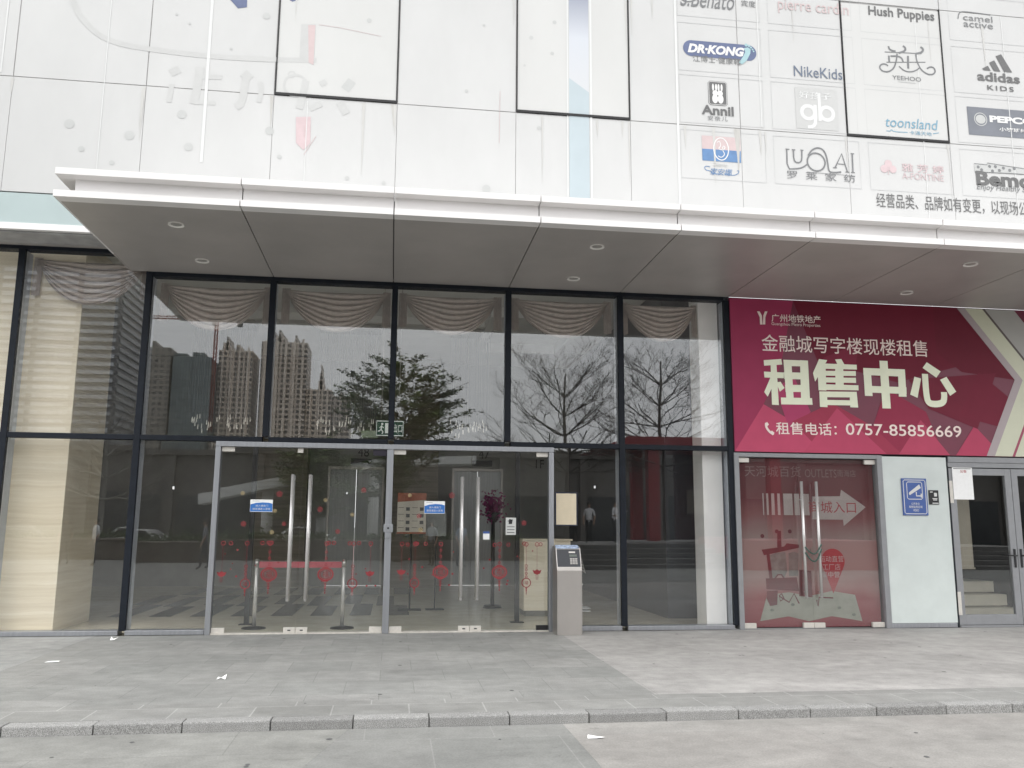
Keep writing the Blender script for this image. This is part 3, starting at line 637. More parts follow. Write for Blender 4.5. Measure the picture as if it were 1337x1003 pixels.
m = MB(); m.flat([(8.954, 4.741), (8.995, 4.743), (9.029, 4.679), (9.033, 4.537), (8.993, 4.536), (8.993, 4.65)], SY-.006); m.flat([(9.122, 4.748), (9.081, 4.747), (9.052, 4.68), (9.038, 4.538), (9.077, 4.539), (9.084, 4.654)], SY-.006); m.build('emblem', pinkw, RS)
text('广州地铁地产', (9.183, 4.587, 9.987, 4.711), SY-.006, pinkw, 'lettering', RS, .008)
text('Guangzhou Metro Properties', (9.18, 4.52, 9.977, 4.581), SY-.006, pinkw, 'lettering', RS)
text('金融城写字楼现楼租售', (9.006, 4.118, 11.747, 4.383), SY-.006, pinkw, 'lettering', RS, .004)
m = MB(); yb_ = SY-.006
for q in ([(9.027, 3.979), (9.312, 4.006), (9.323, 3.92), (9.031, 3.893)], [(9.023, 3.802), (9.343, 3.797), (9.339, 3.708), (9.028, 3.711)], [(9.136, 3.939), (9.231, 3.942), (9.24, 3.292), (9.13, 3.295)], [(9.126, 3.718), (9.216, 3.695), (9.067, 3.415), (9.015, 3.486)], [(9.213, 3.642), (9.284, 3.653), (9.344, 3.557), (9.264, 3.498)],
          [(9.345, 3.996), (9.473, 3.995), (9.483, 3.392), (9.364, 3.389)], [(9.613, 3.998), (9.744, 3.995), (9.745, 3.399), (9.601, 3.395)], [(9.345, 3.996), (9.744, 3.995), (9.743, 3.903), (9.348, 3.899)], [(9.343, 3.801), (9.744, 3.806), (9.742, 3.7), (9.347, 3.696)], [(9.352, 3.607), (9.743, 3.615), (9.743, 3.504), (9.356, 3.499)], [(9.277, 3.41), (9.779, 3.413), (9.783, 3.31), (9.277, 3.304)]): m.flat(q, yb_)
m.build('lettering', cream, RS); m = MB()
for q in ([(9.926, 4.026), (10.061, 4.013), (9.958, 3.858), (9.88, 3.724), (9.843, 3.671), (9.815, 3.803)], [(9.892, 3.877), (10.027, 3.9), (10.019, 3.537), (9.892, 3.537)], [(10.189, 4.028), (10.293, 4.039), (10.341, 3.949), (10.231, 3.939)], [(9.968, 3.959), (10.541, 3.956), (10.54, 3.88), (9.963, 3.876)], [(10.008, 3.845), (10.52, 3.856), (10.517, 3.778), (10.01, 3.769)], [(10.003, 3.741), (10.515, 3.751), (10.514, 3.669), (10.004, 3.663)], [(9.95, 3.635), (10.549, 3.634), (10.548, 3.555), (9.945, 3.545)], [(10.185, 3.959), (10.319, 3.956), (10.308, 3.617), (10.174, 3.616)],
          [(9.902, 3.519), (10.028, 3.523), (10.024, 3.28), (9.9, 3.281)], [(10.395, 3.528), (10.514, 3.529), (10.524, 3.286), (10.394, 3.288)], [(9.902, 3.521), (10.515, 3.531), (10.513, 3.443), (9.901, 3.432)], [(9.908, 3.391), (10.519, 3.397), (10.518, 3.318), (9.906, 3.311)]): m.flat(q, yb_)
m.build('lettering', cream, RS); m = MB()
for q in ([(10.646, 3.91), (10.772, 3.909), (10.774, 3.472), (10.647, 3.472)], [(10.646, 3.91), (11.341, 3.909), (11.341, 3.792), (10.643, 3.8)], [(10.648, 3.63), (11.346, 3.628), (11.342, 3.52), (10.647, 3.526)], [(11.224, 3.91), (11.341, 3.909), (11.339, 3.476), (11.208, 3.476)], [(10.924, 4.034), (11.059, 4.033), (11.063, 3.285), (10.923, 3.285)]): m.flat(q, yb_)
m.build('lettering', cream, RS); m = MB()
for q in ([(11.72, 4.036), (11.945, 3.895), (11.863, 3.793), (11.643, 3.942)], [(11.494, 3.798), (11.604, 3.771), (11.521, 3.463), (11.401, 3.514)], [(12.037, 3.813), (12.184, 3.581), (12.074, 3.511), (11.923, 3.762)]): m.flat(q, yb_)
m.stroke([(11.674, 3.848), (11.673, 3.678), (11.674, 3.514), (11.695, 3.388), (11.814, 3.369), (11.948, 3.395), (11.975, 3.486), (11.974, 3.568)], .102, yb_, smooth=2); m.build('lettering', cream, RS)
text('租售电话：', (9.178, 2.846, 10.152, 3.035), SY-.006, pinkw, 'lettering', RS, .008)
text('0757-85856669', (10.301, 2.861, 12.218, 3.04), SY-.006, pinkw, 'lettering', RS, .008)
m = MB(); m.stroke([(9.027, 3.015), (9.019, 2.968), (9.047, 2.91), (9.1, 2.859), (9.142, 2.854)], .035, SY-.006, smooth=2); 
m.stroke([(9.021, 3.015), (9.05, 2.975)], .05, SY-.0063); m.stroke([(9.094, 2.882), (9.136, 2.848)], .05, SY-.0063); m.build('phone_icon', pinkw, RS)

# ------------------------------------------------------------------ small signs
CS = thing('camera_sign', 'blue video surveillance sign with a white camera pictogram on the mint white panel', 'sign', (11.36, -.055, 1.93))
MB().box(11.155, 11.565, -.072, -.052, 1.655, 2.215, 0, .006).build('plate', sign_blue, CS)
m = MB(); y = -.0735
def rrect(m, x0, x1, z0, z1, w, y, c=.02): m.stroke([(x0+c, z0), (x1-c, z0), (x1, z0+c), (x1, z1-c), (x1-c, z1), (x0+c, z1), (x0, z1-c), (x0, z0+c)], w, y, True)
rrect(m, 11.18, 11.54, 1.68, 2.19, .011, y); rrect(m, 11.235, 11.485, 1.90, 2.16, .011, y)
m.flat([(11.265, 2.00), (11.285, 1.965), (11.465, 2.07), (11.44, 2.125)], y); m.flat([(11.26, 1.985), (11.275, 1.96), (11.29, 1.968), (11.272, 1.998)], y)
m.stroke([(11.385, 2.01), (11.385, 1.95), (11.465, 1.95)], .018, y); m.flat([(11.455, 1.925), (11.475, 1.925), (11.475, 1.985), (11.455, 1.985)], y)
m.build('pictogram', ink_white, CS)
text('公共安全', (11.29, 1.815, 11.43, 1.85), y, ink_white, 'lettering', CS, .006)
text('视频监控区域', (11.25, 1.765, 11.47, 1.803), y, ink_white, 'lettering', CS, .006)
text('VIDEO', (11.315, 1.715, 11.41, 1.75), y, ink_white, 'lettering', CS, .01)
KS = thing('black_plate', 'small black notice plate with white marks right of the blue camera sign', 'sign', (11.68, -.055, 1.93))
MB().box(11.598, 11.757, -.066, -.052, 1.823, 2.04, 0, .004).build('plate', black_m, KS)
m = MB(); y = -.0675; m.flat([(11.68, 1.945), (11.725, 1.945), (11.73, 1.985), (11.72, 2.0), (11.68, 2.0)], y)
for a, b, z in ((11.615, 11.66, 2.005), (11.65, 11.73, 1.905), (11.66, 11.725, 1.885), (11.645, 11.745, 1.835)): m.flat([(a, z), (b, z), (b, z+.014), (a, z+.014)], y)
m.build('marks', ink_white, KS)
def paper_sheet(name, label, cat, x0, x1, z0, z1, y, mat, frame=None):
    t = thing(name, label, cat, ((x0+x1)/2, y, z0))
    if frame: MB().box(x0-.018, x1+.018, y-.006, y-.001, z0-.018, z1+.018, 0, .002).build('frame', frame, t)
    MB().box(x0, x1, y-.009, y-.0065, z0, z1).build('sheet', mat, t); return t
t = paper_sheet('door_notice', 'white paper notice with a red heading taped to the grey framed door', 'notice', 12.03, 12.365, 1.905, 2.395, -.03, paper)
text('公告', (12.16, 2.315, 12.27, 2.36), -.0405, M('red_heading_print', (.45, .10, .10), .6, 0, .1, 20), 'lettering', t, .02)
m = MB(); m.flat([(12.05, 2.372), (12.345, 2.372), (12.345, 2.384), (12.05, 2.384)], -.0405); m.build('tape_line', ink_md, t)
t = paper_sheet('framed_notice', 'yellowed paper notice in a dark blue frame on the glass above the steel kiosk', 'notice', 5.82, 6.115, 1.48, 1.925, .02, paper_y, M('navy_frame', (.012, .016, .04), .5, 0, .1, 9))
m = MB(); rl = random.Random(2)
for i in range(17):
    z = 1.88-i*.022; m.flat([(5.85, z), (6.085-rl.random()*.09, z), (6.085-rl.random()*.02, z+.005), (5.85, z+.005)], .0105)
m.flat([(5.89, 1.9), (6.04, 1.9), (6.04, 1.91), (5.89, 1.91)], .0105)
m.build('print_lines', M('faded_print', (.66, .56, .40), .8, 0, .1, 9), t)
for nm, x0, x1, z0, z1, d in (('left', 1.545, 1.845, 1.625, 1.792, 0), ('right', 3.925, 4.215, 1.622, 1.795, 0)):
    t = thing('door_sign', 'white and blue sheet with two white text lines on the %s entrance doors' % nm, 'sign', ((x0+x1)/2, -.01, z0))
    MB().box(x0, x1, -.012, -.0075, z0, z1).build('sheet', paper, t)
    m = MB(); w, h = x1-x0, z1-z0
    m.flat([(x0+.01*w, z0+.03*h), (x1-.01*w, z0+.03*h), (x1-.01*w, z0+.66*h), (x0+.85*w, z0+.74*h), (x0+.55*w, z0+.77*h), (x0+.25*w, z0+.72*h), (x0+.01*w, z0+.60*h)], -.0125); m.build('blue_field', sign_sky, t)
    text('进入请走门', (x0+.24*w, z0+.42*h, x0+.80*w, z0+.58*h), -.0135, ink_white, 'lettering', t, .008); text('前往请走入咨询', (x0+.12*w, z0+.15*h, x0+.9*w, z0+.33*h), -.0135, ink_white, 'lettering', t, .008)
    m = MB(); m.flat([(x0+.1*w, z0+.86*h), (x0+.4*w, z0+.86*h), (x0+.4*w, z0+.9*h), (x0+.1*w, z0+.9*h)], -.0125); m.build('heading_line', ink_lt, t)
X0, Z0, X1, Z1 = 5.084, 1.331, 5.231, 1.574
t = paper_sheet('pictogram_notice', 'small grey white notice with a black pictogram on the right entrance door glass', 'notice', X0, X1, Z0, Z1, -.006, M('grey_paper', (.55, .56, .54), .8, 0, .06, 9))
m = MB(); m.flat([(X0+.04, Z1-.09), (X0+.09, Z1-.09), (X0+.1, Z1-.03), (X0+.05, Z1-.02)], -.0165); m.stroke([(X0+.03, Z1-.05), (X0+.1, Z1-.03)], .012, -.0165)
for z in (Z0+.03, Z0+.07, Z0+.11): m.flat([(X0+.02, z), (X1-.02, z), (X1-.02, z+.008), (X0+.02, z+.008)], -.0165)
m.build('pictogram', black_m, t)
X0, Z0, X1, Z1 = 4.762, 1.265, 4.853, 1.378
t = paper_sheet('door_sticker', 'tiny white sticker with a blue top strip beside the right door handle', 'sticker', X0, X1, Z0, Z1, -.006, paper)
m = MB(); m.flat([(X0, Z1-.03), (X1, Z1-.03), (X1, Z1), (X0, Z1)], -.0165); m.build('blue_strip', sign_blue, t)

# ------------------------------------------------------------------ print on the upper facade
DY = WY-.0026
def P(): return MB()
NDECO = [0]
def deco(mb, mat, name):
    NDECO[0] += 1; bmesh.ops.translate(mb.bm, verts=mb.bm.verts[:], vec=(0, -NDECO[0]*1.5e-5, 0)); return mb.build(name, mat, B)
# hairline cells round the logos
cols4 = [(885.5, 995), (1005, 1118), (1127, 1233.5), (1244, 1352)]
xs = [(7.548, 8.616)[0], (8.857, 8.732)[0], (8.993, 8.744)[0], (10.366, 8.865)[0], (10.52, 8.879)[0], (11.875, 8.999)[0], (12.034, 9.013)[0], (13.394, 9.134)[0]]
zr = [((7.636, 9.897)[1], (7.561, 9.121)[1]), ((7.558, 9.007)[1], (7.538, 8.228)[1]), ((7.536, 8.154)[1], (7.516, 7.392)[1]), ((7.566, 7.275)[1], (7.546, 6.518)[1])]
for i in range(4):
    for za, zb_ in zr:
        m = MB(); m.stroke([(xs[2*i], zb_), (xs[2*i+1], zb_), (xs[2*i+1], za), (xs[2*i], za)], .0075, DY, True); deco(m, ink_line, 'logo_cell')
def T(s, box, mat, **k): return text(s, box, DY-.0048, mat, 'lettering', B, **k)
T('S.Benato', (7.595, 9.283, 8.46, 9.579), ink_md, shear=.35)
m = MB(); m.stroke([(7.611, 9.419), (7.637, 9.373), (7.718, 9.356), (7.828, 9.386), (7.866, 9.453)], .018, DY-.002, smooth=2); deco(m, ink_md, 'logo_swirl')
T('宾度', (8.569, 9.363, 8.802, 9.47), ink_md)
T('pierre cardin', (9.168, 9.314, 10.333, 9.566), ink_pink)
T('Hush Puppies', (10.667, 9.368, 11.789, 9.576), ink_dk, bold=.02)
T('camel', (12.29, 9.481, 12.803, 9.584), ink_md); T('active', (12.288, 9.367, 12.8, 9.473), ink_md)
m = MB(); m.stroke([(12.203, 9.497), (12.215, 9.578), (12.263, 9.626), (12.354, 9.635), (12.783, 9.617)], .016, DY-.002, smooth=2); deco(m, ink_md, 'logo_line')
# blue pill with a foot
x0, z0, x1, z1 = 7.622, 8.466, 8.783, 8.725; r = (z1-z0)/2; zc = (z0+z1)/2
m = MB(); m.flat([(x0+r+r*math.cos(a), zc+r*math.sin(a)) for a in [PI/2+PI*i/14 for i in range(15)]]+[(x1-r+r*math.cos(a), zc+r*math.sin(a)) for a in [-PI/2+PI*i/14 for i in range(15)]], DY-.001); deco(m, ink_blue, 'logo_plate')
T('DR·KONG', (x0+.07, zc-.075, x0+.97, zc+.075), ink_white, bold=.05, shear=.25)
m = MB(); fx = x1-.19
m.flat([(fx-.10, z0-.05), (fx-.045, z0-.07), (fx+.03, z0), (fx+.09, zc-.01), (fx+.1, zc+.06), (fx+.055, zc+.09), (fx-.005, zc+.07), (fx+.01, zc+.01), (fx-.02, zc-.06)], DY-.004)
for i, (dx, dz, rr) in enumerate(((.03, .125, .026), (.075, .115, .02), (.105, .09, .017), (.13, .06, .015), (.145, .03, .013))): m.disc(fx+dx, zc+dz, rr, DY-.004, n=10)
deco(m, ink_cyl, 'logo_foot')
T('江博士·健康鞋', (7.769, 8.379, 8.526, 8.488), ink_md)
# rabbits badge
x0, z0, x1, z1 = 7.994, 7.697, 8.293, 8.086
m = MB(); c = .03; m.flat([(x0+c, z0), (x1-c, z0), (x1, z0+c), (x1, z1-c), (x1-c, z1), (x0+c, z1), (x0, z1-c), (x0, z0+c)], DY-.001); o = deco(m, ink_dk, 'logo_plate')
m = MB(); rrect(m, x0+.012, x1-.012, z0+.012, z1-.012, .007, DY-.003); w, h = x1-x0, z1-z0
for sx_, cxr in ((-1, .35), (1, .64)):
    bx = x0+cxr*w; m.disc(bx, z0+.27*h, .15*w, DY-.003, .19*h); m.disc(bx-.02*w*sx_, z0+.50*h, .145*w, DY-.0034, .12*h)
    for e in (-.09, .07): m.disc(bx+e*w, z0+.74*h, .055*w, DY-.003, .15*h, n=12)
deco(m, ink_white, 'logo_rabbits')
T('Annil', (7.881, 7.539, 8.383, 7.691), ink_dk, bold=.03); T('安奈儿', (7.974, 7.448, 8.281, 7.523), ink_md, space=1.3)
# half pink half blue label
x0, z0, x1, z1 = 7.871, 6.808, 8.47, 7.201; zm = z0+.47*(z1-z0)
m = MB(); m.flat([(x0, zm), (x1, zm), (x1, z1), (x0, z1)], DY-.001); deco(m, ink_pink, 'logo_plate')
m = MB(); m.flat([(x0, z0), (x1, z0), (x1, zm), (x0, zm)], DY-.001); deco(m, ink_roy, 'logo_plate')
cx, cz = (x0+x1)/2-.005, (z0+z1)/2; m = MB(); m.ring(cx, cz, .115, .016, DY-.003, .175)
m.stroke([(cx-.06, cz+.1), (cx-.02, cz+.13), (cx, cz+.05), (cx-.05, cz), (cx+.03, cz-.02), (cx+.07, cz+.03), (cx+.03, cz+.06), (cx+.02, cz-.02), (cx+.06, cz-.08), (cx, cz-.14), (cx-.05, cz-.11)], .012, DY-.003, smooth=2); deco(m, ink_white, 'logo_swirl')
T('Deanna', (8.039, 6.727, 8.248, 6.78), ink_lt, shear=.3); T('家安娜', (7.982, 6.588, 8.328, 6.695), ink_roy, shear=.2)
m = MB(); m.stroke([(7.985, 6.712), (7.915, 6.725), (7.896, 6.688), (7.93, 6.654), (8, 6.65), (8.017, 6.606), (8.123, 6.613)], .01, DY-.002, smooth=2); m.stroke([(8.194, 6.618), (8.282, 6.606), (8.353, 6.601), (8.416, 6.633), (8.436, 6.679), (8.4, 6.676)], .01, DY-.002, smooth=2); deco(m, ink_roy, 'logo_swirl')
T('NikeKids', (9.373, 8.275, 10.164, 8.449), ink_nike)
x0, z0, x1, z1 = 9.374, 7.426, 10.054, 8.091
m = MB(); m.flat([(x0, z0), (x1, z0), (x1, z1), (x0, z1)], DY-.001); deco(m, ink_vl, 'logo_plate')
T('好孩子', (x0+.06, z1-.175, x1-.1, z1-.05), seam_w, bold=.006)
m = MB(); a, b = x0+.20, x1-.18; zc = z0+.27
m.ring(a, zc, .105, .06, DY-.003); m.ring(b, zc, .105, .06, DY-.003); m.stroke([(a+.115, zc+.13), (a+.115, zc-.15), (a+.07, zc-.23), (a-.02, zc-.24)], .055, DY-.0033, smooth=1); m.stroke([(b-.115, zc+.33), (b-.115, zc-.13)], .052, DY-.0033); deco(m, seam_w, 'logo_letters')
# serif wordmark drawn with strokes
m = MB()
m.stroke([(9.198, 7.081), (9.192, 6.761), (9.328, 6.77), (9.438, 6.796), (9.509, 6.853)], .022, DY-.002, smooth=1); m.stroke([(9.18, 7.076), (9.241, 7.074)], .016, DY-.002)
m.stroke([(9.303, 7.072), (9.302, 6.917), (9.336, 6.87), (9.399, 6.874), (9.432, 6.919), (9.437, 7.075)], .022, DY-.002, smooth=1); m.stroke([(9.279, 7.074), (9.334, 7.071)], .016, DY-.002); m.stroke([(9.415, 7.077), (9.465, 7.074)], .016, DY-.002)
cx, cz = 9.659, 6.901; m.ring(cx, cz, .142, .024, DY-.002)
m.stroke([(9.535, 6.995), (9.593, 7.086), (9.689, 7.137), (9.782, 7.112), (9.83, 7.015), (9.846, 6.86), (9.855, 6.755), (9.949, 6.749), (10.053, 6.768)], .024, DY-.002, smooth=2)
m.stroke([(9.957, 6.83), (10.077, 7.063), (10.154, 6.775)], .022, DY-.002); m.stroke([(10.004, 6.896), (10.124, 6.891)], .012, DY-.002); m.stroke([(10.248, 7.075), (10.242, 6.774)], .024, DY-.002)
for a in ([(10.223, 7.077), (10.28, 7.074)], [(10.211, 6.772), (10.273, 6.77)], [(9.925, 6.828), (9.988, 6.829)], [(10.123, 6.773), (10.185, 6.771)]): m.stroke(a, .014, DY-.002)
m.stroke([(9.503, 6.732), (10.276, 6.717)], .006, DY-.002); deco(m, ink_md, 'logo_letters')
T('罗  莱  家  纺', (9.182, 6.609, 10.271, 6.737), ink_md)
# swirled two-character mark
m = MB()
for pts_, w_ in (([(10.899, 8.808), (11.519, 8.833)], .014), ([(10.916, 8.635), (11.577, 8.691)], .014), ([(10.967, 8.911), (10.979, 8.863), (11.026, 8.838), (11.083, 8.834)], .03), ([(11.213, 8.939), (11.259, 8.904), (11.241, 8.851), (11.13, 8.808)], .032), ([(11.512, 8.945), (11.561, 8.915), (11.531, 8.853), (11.425, 8.821)], .034),
                 ([(10.962, 8.751), (10.964, 8.645)], .03), ([(11.106, 8.797), (11.086, 8.678), (11.034, 8.539), (10.933, 8.468), (10.828, 8.479), (10.788, 8.541), (10.826, 8.594), (10.904, 8.605), (10.936, 8.573)], .024), ([(10.99, 8.744), (11.126, 8.756), (11.182, 8.726), (11.2, 8.659)], .026), ([(11.123, 8.585), (11.205, 8.511), (11.32, 8.501), (11.43, 8.549), (11.472, 8.595)], .02),
                 ([(11.286, 8.773), (11.276, 8.559)], .034), ([(11.421, 8.82), (11.431, 8.698), (11.48, 8.567), (11.571, 8.497), (11.667, 8.481), (11.738, 8.536), (11.716, 8.612), (11.649, 8.62), (11.593, 8.582)], .024)):
    m.stroke(pts_, w_, DY-.002, smooth=2)
deco(m, ink_md, 'logo_letters')
T('YEEHOO', (10.996, 8.352, 11.477, 8.423), ink_md)
m = MB(); m.stroke([(11.095, 8.324), (11.383, 8.321)], .012, DY-.002); deco(m, ink_lt, 'logo_line')
m = MB()
for q in ([(12.547, 8.666), (12.651, 8.724), (12.693, 8.639), (12.574, 8.641)], [(12.676, 8.776), (12.77, 8.827), (12.862, 8.638), (12.747, 8.64)], [(12.803, 8.901), (12.901, 8.943), (13.066, 8.643), (12.926, 8.637)]): m.flat(q, DY-.002)
deco(m, ink_dk, 'logo_stripes')
T('adidas', (12.447, 8.455, 13.187, 8.612), ink_dk, bold=.025); T('KIDS', (12.605, 8.307, 13.064, 8.389), ink_dk, bold=.015, space=1.3)
T('toonsland', (10.831, 7.558, 11.706, 7.724), ink_cy, shear=.2)
T('卡通天地', (11.218, 7.454, 11.587, 7.519), ink_cy)
m = MB(); m.stroke([(10.836, 7.487), (10.902, 7.487), (10.923, 7.518), (10.949, 7.482), (11.187, 7.487)], .012, DY-.002, smooth=1); m.stroke([(11.612, 7.497), (11.71, 7.519)], .012, DY-.002); deco(m, ink_cy, 'logo_line')
x0, z0, x1, z1 = 12.221, 7.529, 13.722, 7.999
m = MB(); m.flat([(x0, z0), (x1, z0), (x1, z1), (x0, z1)], DY-.001); deco(m, ink_slate, 'logo_plate')
m = MB(); cx, cz = 12.441, 7.798; m.ring(cx, cz, .105, .014, DY-.003); m.disc(cx, cz, .085, DY-.003, .075); deco(m, ink_lt, 'logo_ring')
T('PEPCO', (12.594, 7.761, 13.374, 7.875), ink_white, bold=.05); T('小猪班纳', (12.746, 7.622, 13.222, 7.689), ink_white, bold=.02)
T('雅 芳 婷', (11.045, 6.843, 11.742, 6.976), ink_pk2, bold=.01); T('A-FONTINE', (11.044, 6.722, 11.73, 6.826), ink_pk2)
m = MB()
for u in ((10.828, 6.952), (10.757, 6.866), (10.897, 6.867)): m.disc(u[0], u[1], .062, DY-.002)
m.stroke([(10.828, 6.952), (10.822, 6.779)], .015, DY-.002); deco(m, ink_pk2, 'logo_trefoil')
T('Bemco', (12.277, 6.699, 13.41, 6.935), ink_dk, bold=.035); T('Enjoy Healthy Story', (12.275, 6.605, 13.335, 6.721), ink_md, shear=.25)
m = MB(); m.flat([(12.265, 7.052), (12.487, 7.044), (12.49, 7.076), (12.81, 7.046), (13.115, 7.023), (13.106, 6.928), (12.798, 6.927), (12.263, 6.916)], DY-.001); deco(m, ink_lt, 'logo_ribbon')
m = MB()
for u in [(12.328, 6.999), (12.382, 6.956), (12.524, 7.022), (12.622, 7.023), (12.685, 6.966), (12.757, 7.009), (12.566, 6.949), (12.862, 6.978), (12.943, 7.012)]: m.disc(u[0], u[1], .025, DY-.003, n=12)
m.stroke([(12.265, 7.052), (12.487, 7.044), (12.49, 7.076), (12.81, 7.046), (13.115, 7.023)], .01, DY-.003); m.stroke([(12.263, 6.916), (12.798, 6.927), (13.106, 6.928)], .01, DY-.003); deco(m, ink_md, 'logo_ribbon')
T('经营品类、品牌如有变更，以现场公告为准', (10.592, 6.239, 13.572, 6.472), ink_dk)
# faded artwork on the left half
m = MB(); m.stroke([(-1.104, 8.672), (-1.063, 8.536), (-0.976, 8.336), (-0.842, 8.175), (-0.692, 8.051), (-0.545, 7.979), (-0.319, 7.923), (-0.014, 7.897), (0.355, 7.874), (0.789, 7.859), (1.469, 7.871), (2.236, 7.92)], .075, DY, smooth=2); deco(m, ink_vl, 'arc_print')
m = MB()
for q, w in (([(0.286, 7.563), (0.401, 7.635)], .11), ([(0.673, 7.683), (0.65, 7.36), (0.62, 7.137)], .11), ([(0.682, 7.547), (0.969, 7.559)], .07), ([(0.619, 7.161), (0.904, 7.171)], .06), ([(1.259, 7.558), (1.343, 7.652)], .13), ([(1.292, 7.56), (1.257, 7.186), (1.183, 7.132)], .1),
             ([(1.485, 7.526), (1.514, 7.404), (1.478, 7.228)], .07), ([(2.103, 7.602), (2.087, 7.45), (2.032, 7.172)], .1), ([(2.179, 7.184), (2.334, 7.27)], .08), ([(2.32, 7.62), (2.368, 7.548)], .1), ([(2.584, 7.315), (2.682, 7.147)], .11), ([(0.318, 7.406), (0.293, 7.136)], .07)): m = MB(); m.stroke(q, w, DY, smooth=1); deco(m, ink_vl, 'ghost_print')
m = MB(); m.stroke([(2.646, 7.508), (2.744, 7.655)], .13, DY); deco(m, ink_lt, 'ghost_print')
m = MB(); m.ring(*(1.908, 7.679), .05, .02, DY, n=6); m.ring(*(1.968, 7.516), .16, .035, DY); deco(m, ink_vl, 'ring_print')
for q, mt in (([(2.004, 8.457), (2.206, 8.475), (2.206, 7.847), (2.138, 7.871), (2, 7.948)], ink_vl), ([(1.994, 7.048), (2.195, 7.069), (2.207, 6.68), (2.142, 6.589), (2.111, 6.573), (2.012, 6.666)], ink_pk2), ([(2.099, 8.45), (2.199, 8.46), (2.198, 7.847), (2.13, 7.879)], ink_pink)):
    m = MB(); m.flat(q, DY-(.0 if mt is not ink_pink else .001)); deco(m, mt, 'arrow_print')
m = MB(); m.stroke([(2.125, 6.502), (2.279, 6.785)], .008, DY-.002); m.stroke([(2.247, 8.47), (2.52, 8.453), (3.127, 8.369)], .006, DY-.002); m.stroke([(2.117, 6.918), (2.121, 6.76)], .012, DY-.002); m.stroke([(4.85, 7.661), (4.843, 6.866)], .007, DY-.002); deco(m, ink_pink, 'crack_line')
for q in ([(0.963, 8.793), (1.24, 8.821), (1.245, 8.647), (1.124, 8.617)], [(1.808, 8.891), (1.97, 8.907), (1.965, 8.837), (1.867, 8.791), (1.825, 8.811)]): m = MB(); m.flat(q, DY); deco(m, ink_blue, 'blue_print')
# pale blue vertical stripe, two tones
sxa, sxb = (5.868, 7.737)[0], (6.166, 7.76)[0]
zl, zr_, zlow = (5.874, 7.955)[1], (6.166, 7.748)[1], 5.74
m = MB(); m.flat([(sxa, zlow), (sxb, zlow), (sxb, zr_), (sxa, zl)], DY); deco(m, ink_sky, 'stripe_print')
sg = bpy.data.materials.new('fading_blue_print'); sg.use_nodes = True; nt = sg.node_tree; bb = nt.nodes['Principled BSDF']; bb.inputs['Roughness'].default_value = .35
tc = nt.nodes.new('ShaderNodeTexCoord'); sx = nt.nodes.new('ShaderNodeSeparateXYZ'); mr = nt.nodes.new('ShaderNodeMapRange'); mr.inputs[1].default_value = zr_; mr.inputs[2].default_value = zl+1.5; ra = nt.nodes.new('ShaderNodeValToRGB')
ra.color_ramp.elements[0].color = (.525, .535, .55, 1); ra.color_ramp.elements[1].color = (.20, .22, .295, 1); ra.color_ramp.elements.new(.5).color = (.51, .535, .575, 1)
nt.links.new(tc.outputs['Object'], sx.inputs[0]); nt.links.new(sx.outputs[2], mr.inputs[0]); nt.links.new(mr.outputs[0], ra.inputs[0]); nt.links.new(ra.outputs[0], bb.inputs['Base Color'])
m = MB(); m.flat([(sxa, zl), (sxb, zr_), (sxb, 9.5), (sxa, 9.5)], DY); deco(m, sg, 'stripe_print')
# bright film seams
for u, w, z0_, z1_ in (((-0.559, 7.446)[0], .012, 5.75, 9.6), ((0.773, 7.785)[0], .04, 6.3, 9.6), ((7.511, 7.868)[0], .035, 5.75, 9.6), ((6.195, 7.763)[0], .03, 5.75, 9.6), ((5.845, 7.735)[0], .02, 5.75, 9.6), ((8.82, 8.728)[0], .015, 7.4, 9.6), ((12.952, 7.914)[0], .012, 6.3, 9.6), ((11.446, 8.183)[0], .012, 5.8, 9.6), ((2.144, 7.094)[0], .01, 5.75, 7.3), ((-1.876, 7.78)[0], .02, 7.4, 9.6)):
    m = MB(); m.flat([(u-w/2, z0_), (u+w/2, z0_), (u+w/2, z1_), (u-w/2, z1_)], DY-.0012); deco(m, seam_w, 'film_seam')
DOTS = ((-0.954, 6.731, 0.065), (-0.179, 6.62, 0.065), (-0.775, 6.386, 0.04), (-0.374, 6.218, 0.034), (0.476, 6.973, 0.062), (0.592, 6.509, 0.058), (1.649, 6.819, 0.06), (1.801, 6.448, 0.03), (2.724, 6.199, 0.03), (3.229, 6.161, 0.027), (4.667, 6.164, 0.06), (1.519, 8.539, 0.05), (2.947, 8.601, 0.035), (4.362, 7.628, 0.024), (4.604, 8.683, 0.018), (5.652, 8.823, 0.03), (5.303, 8.545, 0.03), (5.617, 8.322, 0.028), (5.208, 8.099, 0.018), (5.425, 7.136, 0.03), (0.311, 8.448, 0.018), (0.493, 8.326, 0.018), (1.069, 7.995, 0.018))
for x, z, r in DOTS:
    m = MB(); m.disc(x, z, r, DY); deco(m, ink_lt, 'dot_print')
# grime streaks under the joints
gr = M('grime_streak', (0.438, 0.431, 0.409), .5, 0, .1, 6, 0, (6, 6, .6))
for x, zt_, h, w in ((XO+1.7*5-.06, 7.34, .75, .1), (XO+1.7*2-.05, 7.34, .35, .08), (XO+1.7*1-.03, 7.34, .5, .05)):
    m = MB(); m.flat([(x-w/2, zt_), (x+w/2, zt_), (x+w*.2, zt_-h*.7), (x+w*.05, zt_-h), (x-w*.1, zt_-h*.6)], DY); deco(m, gr, 'grime_streak')

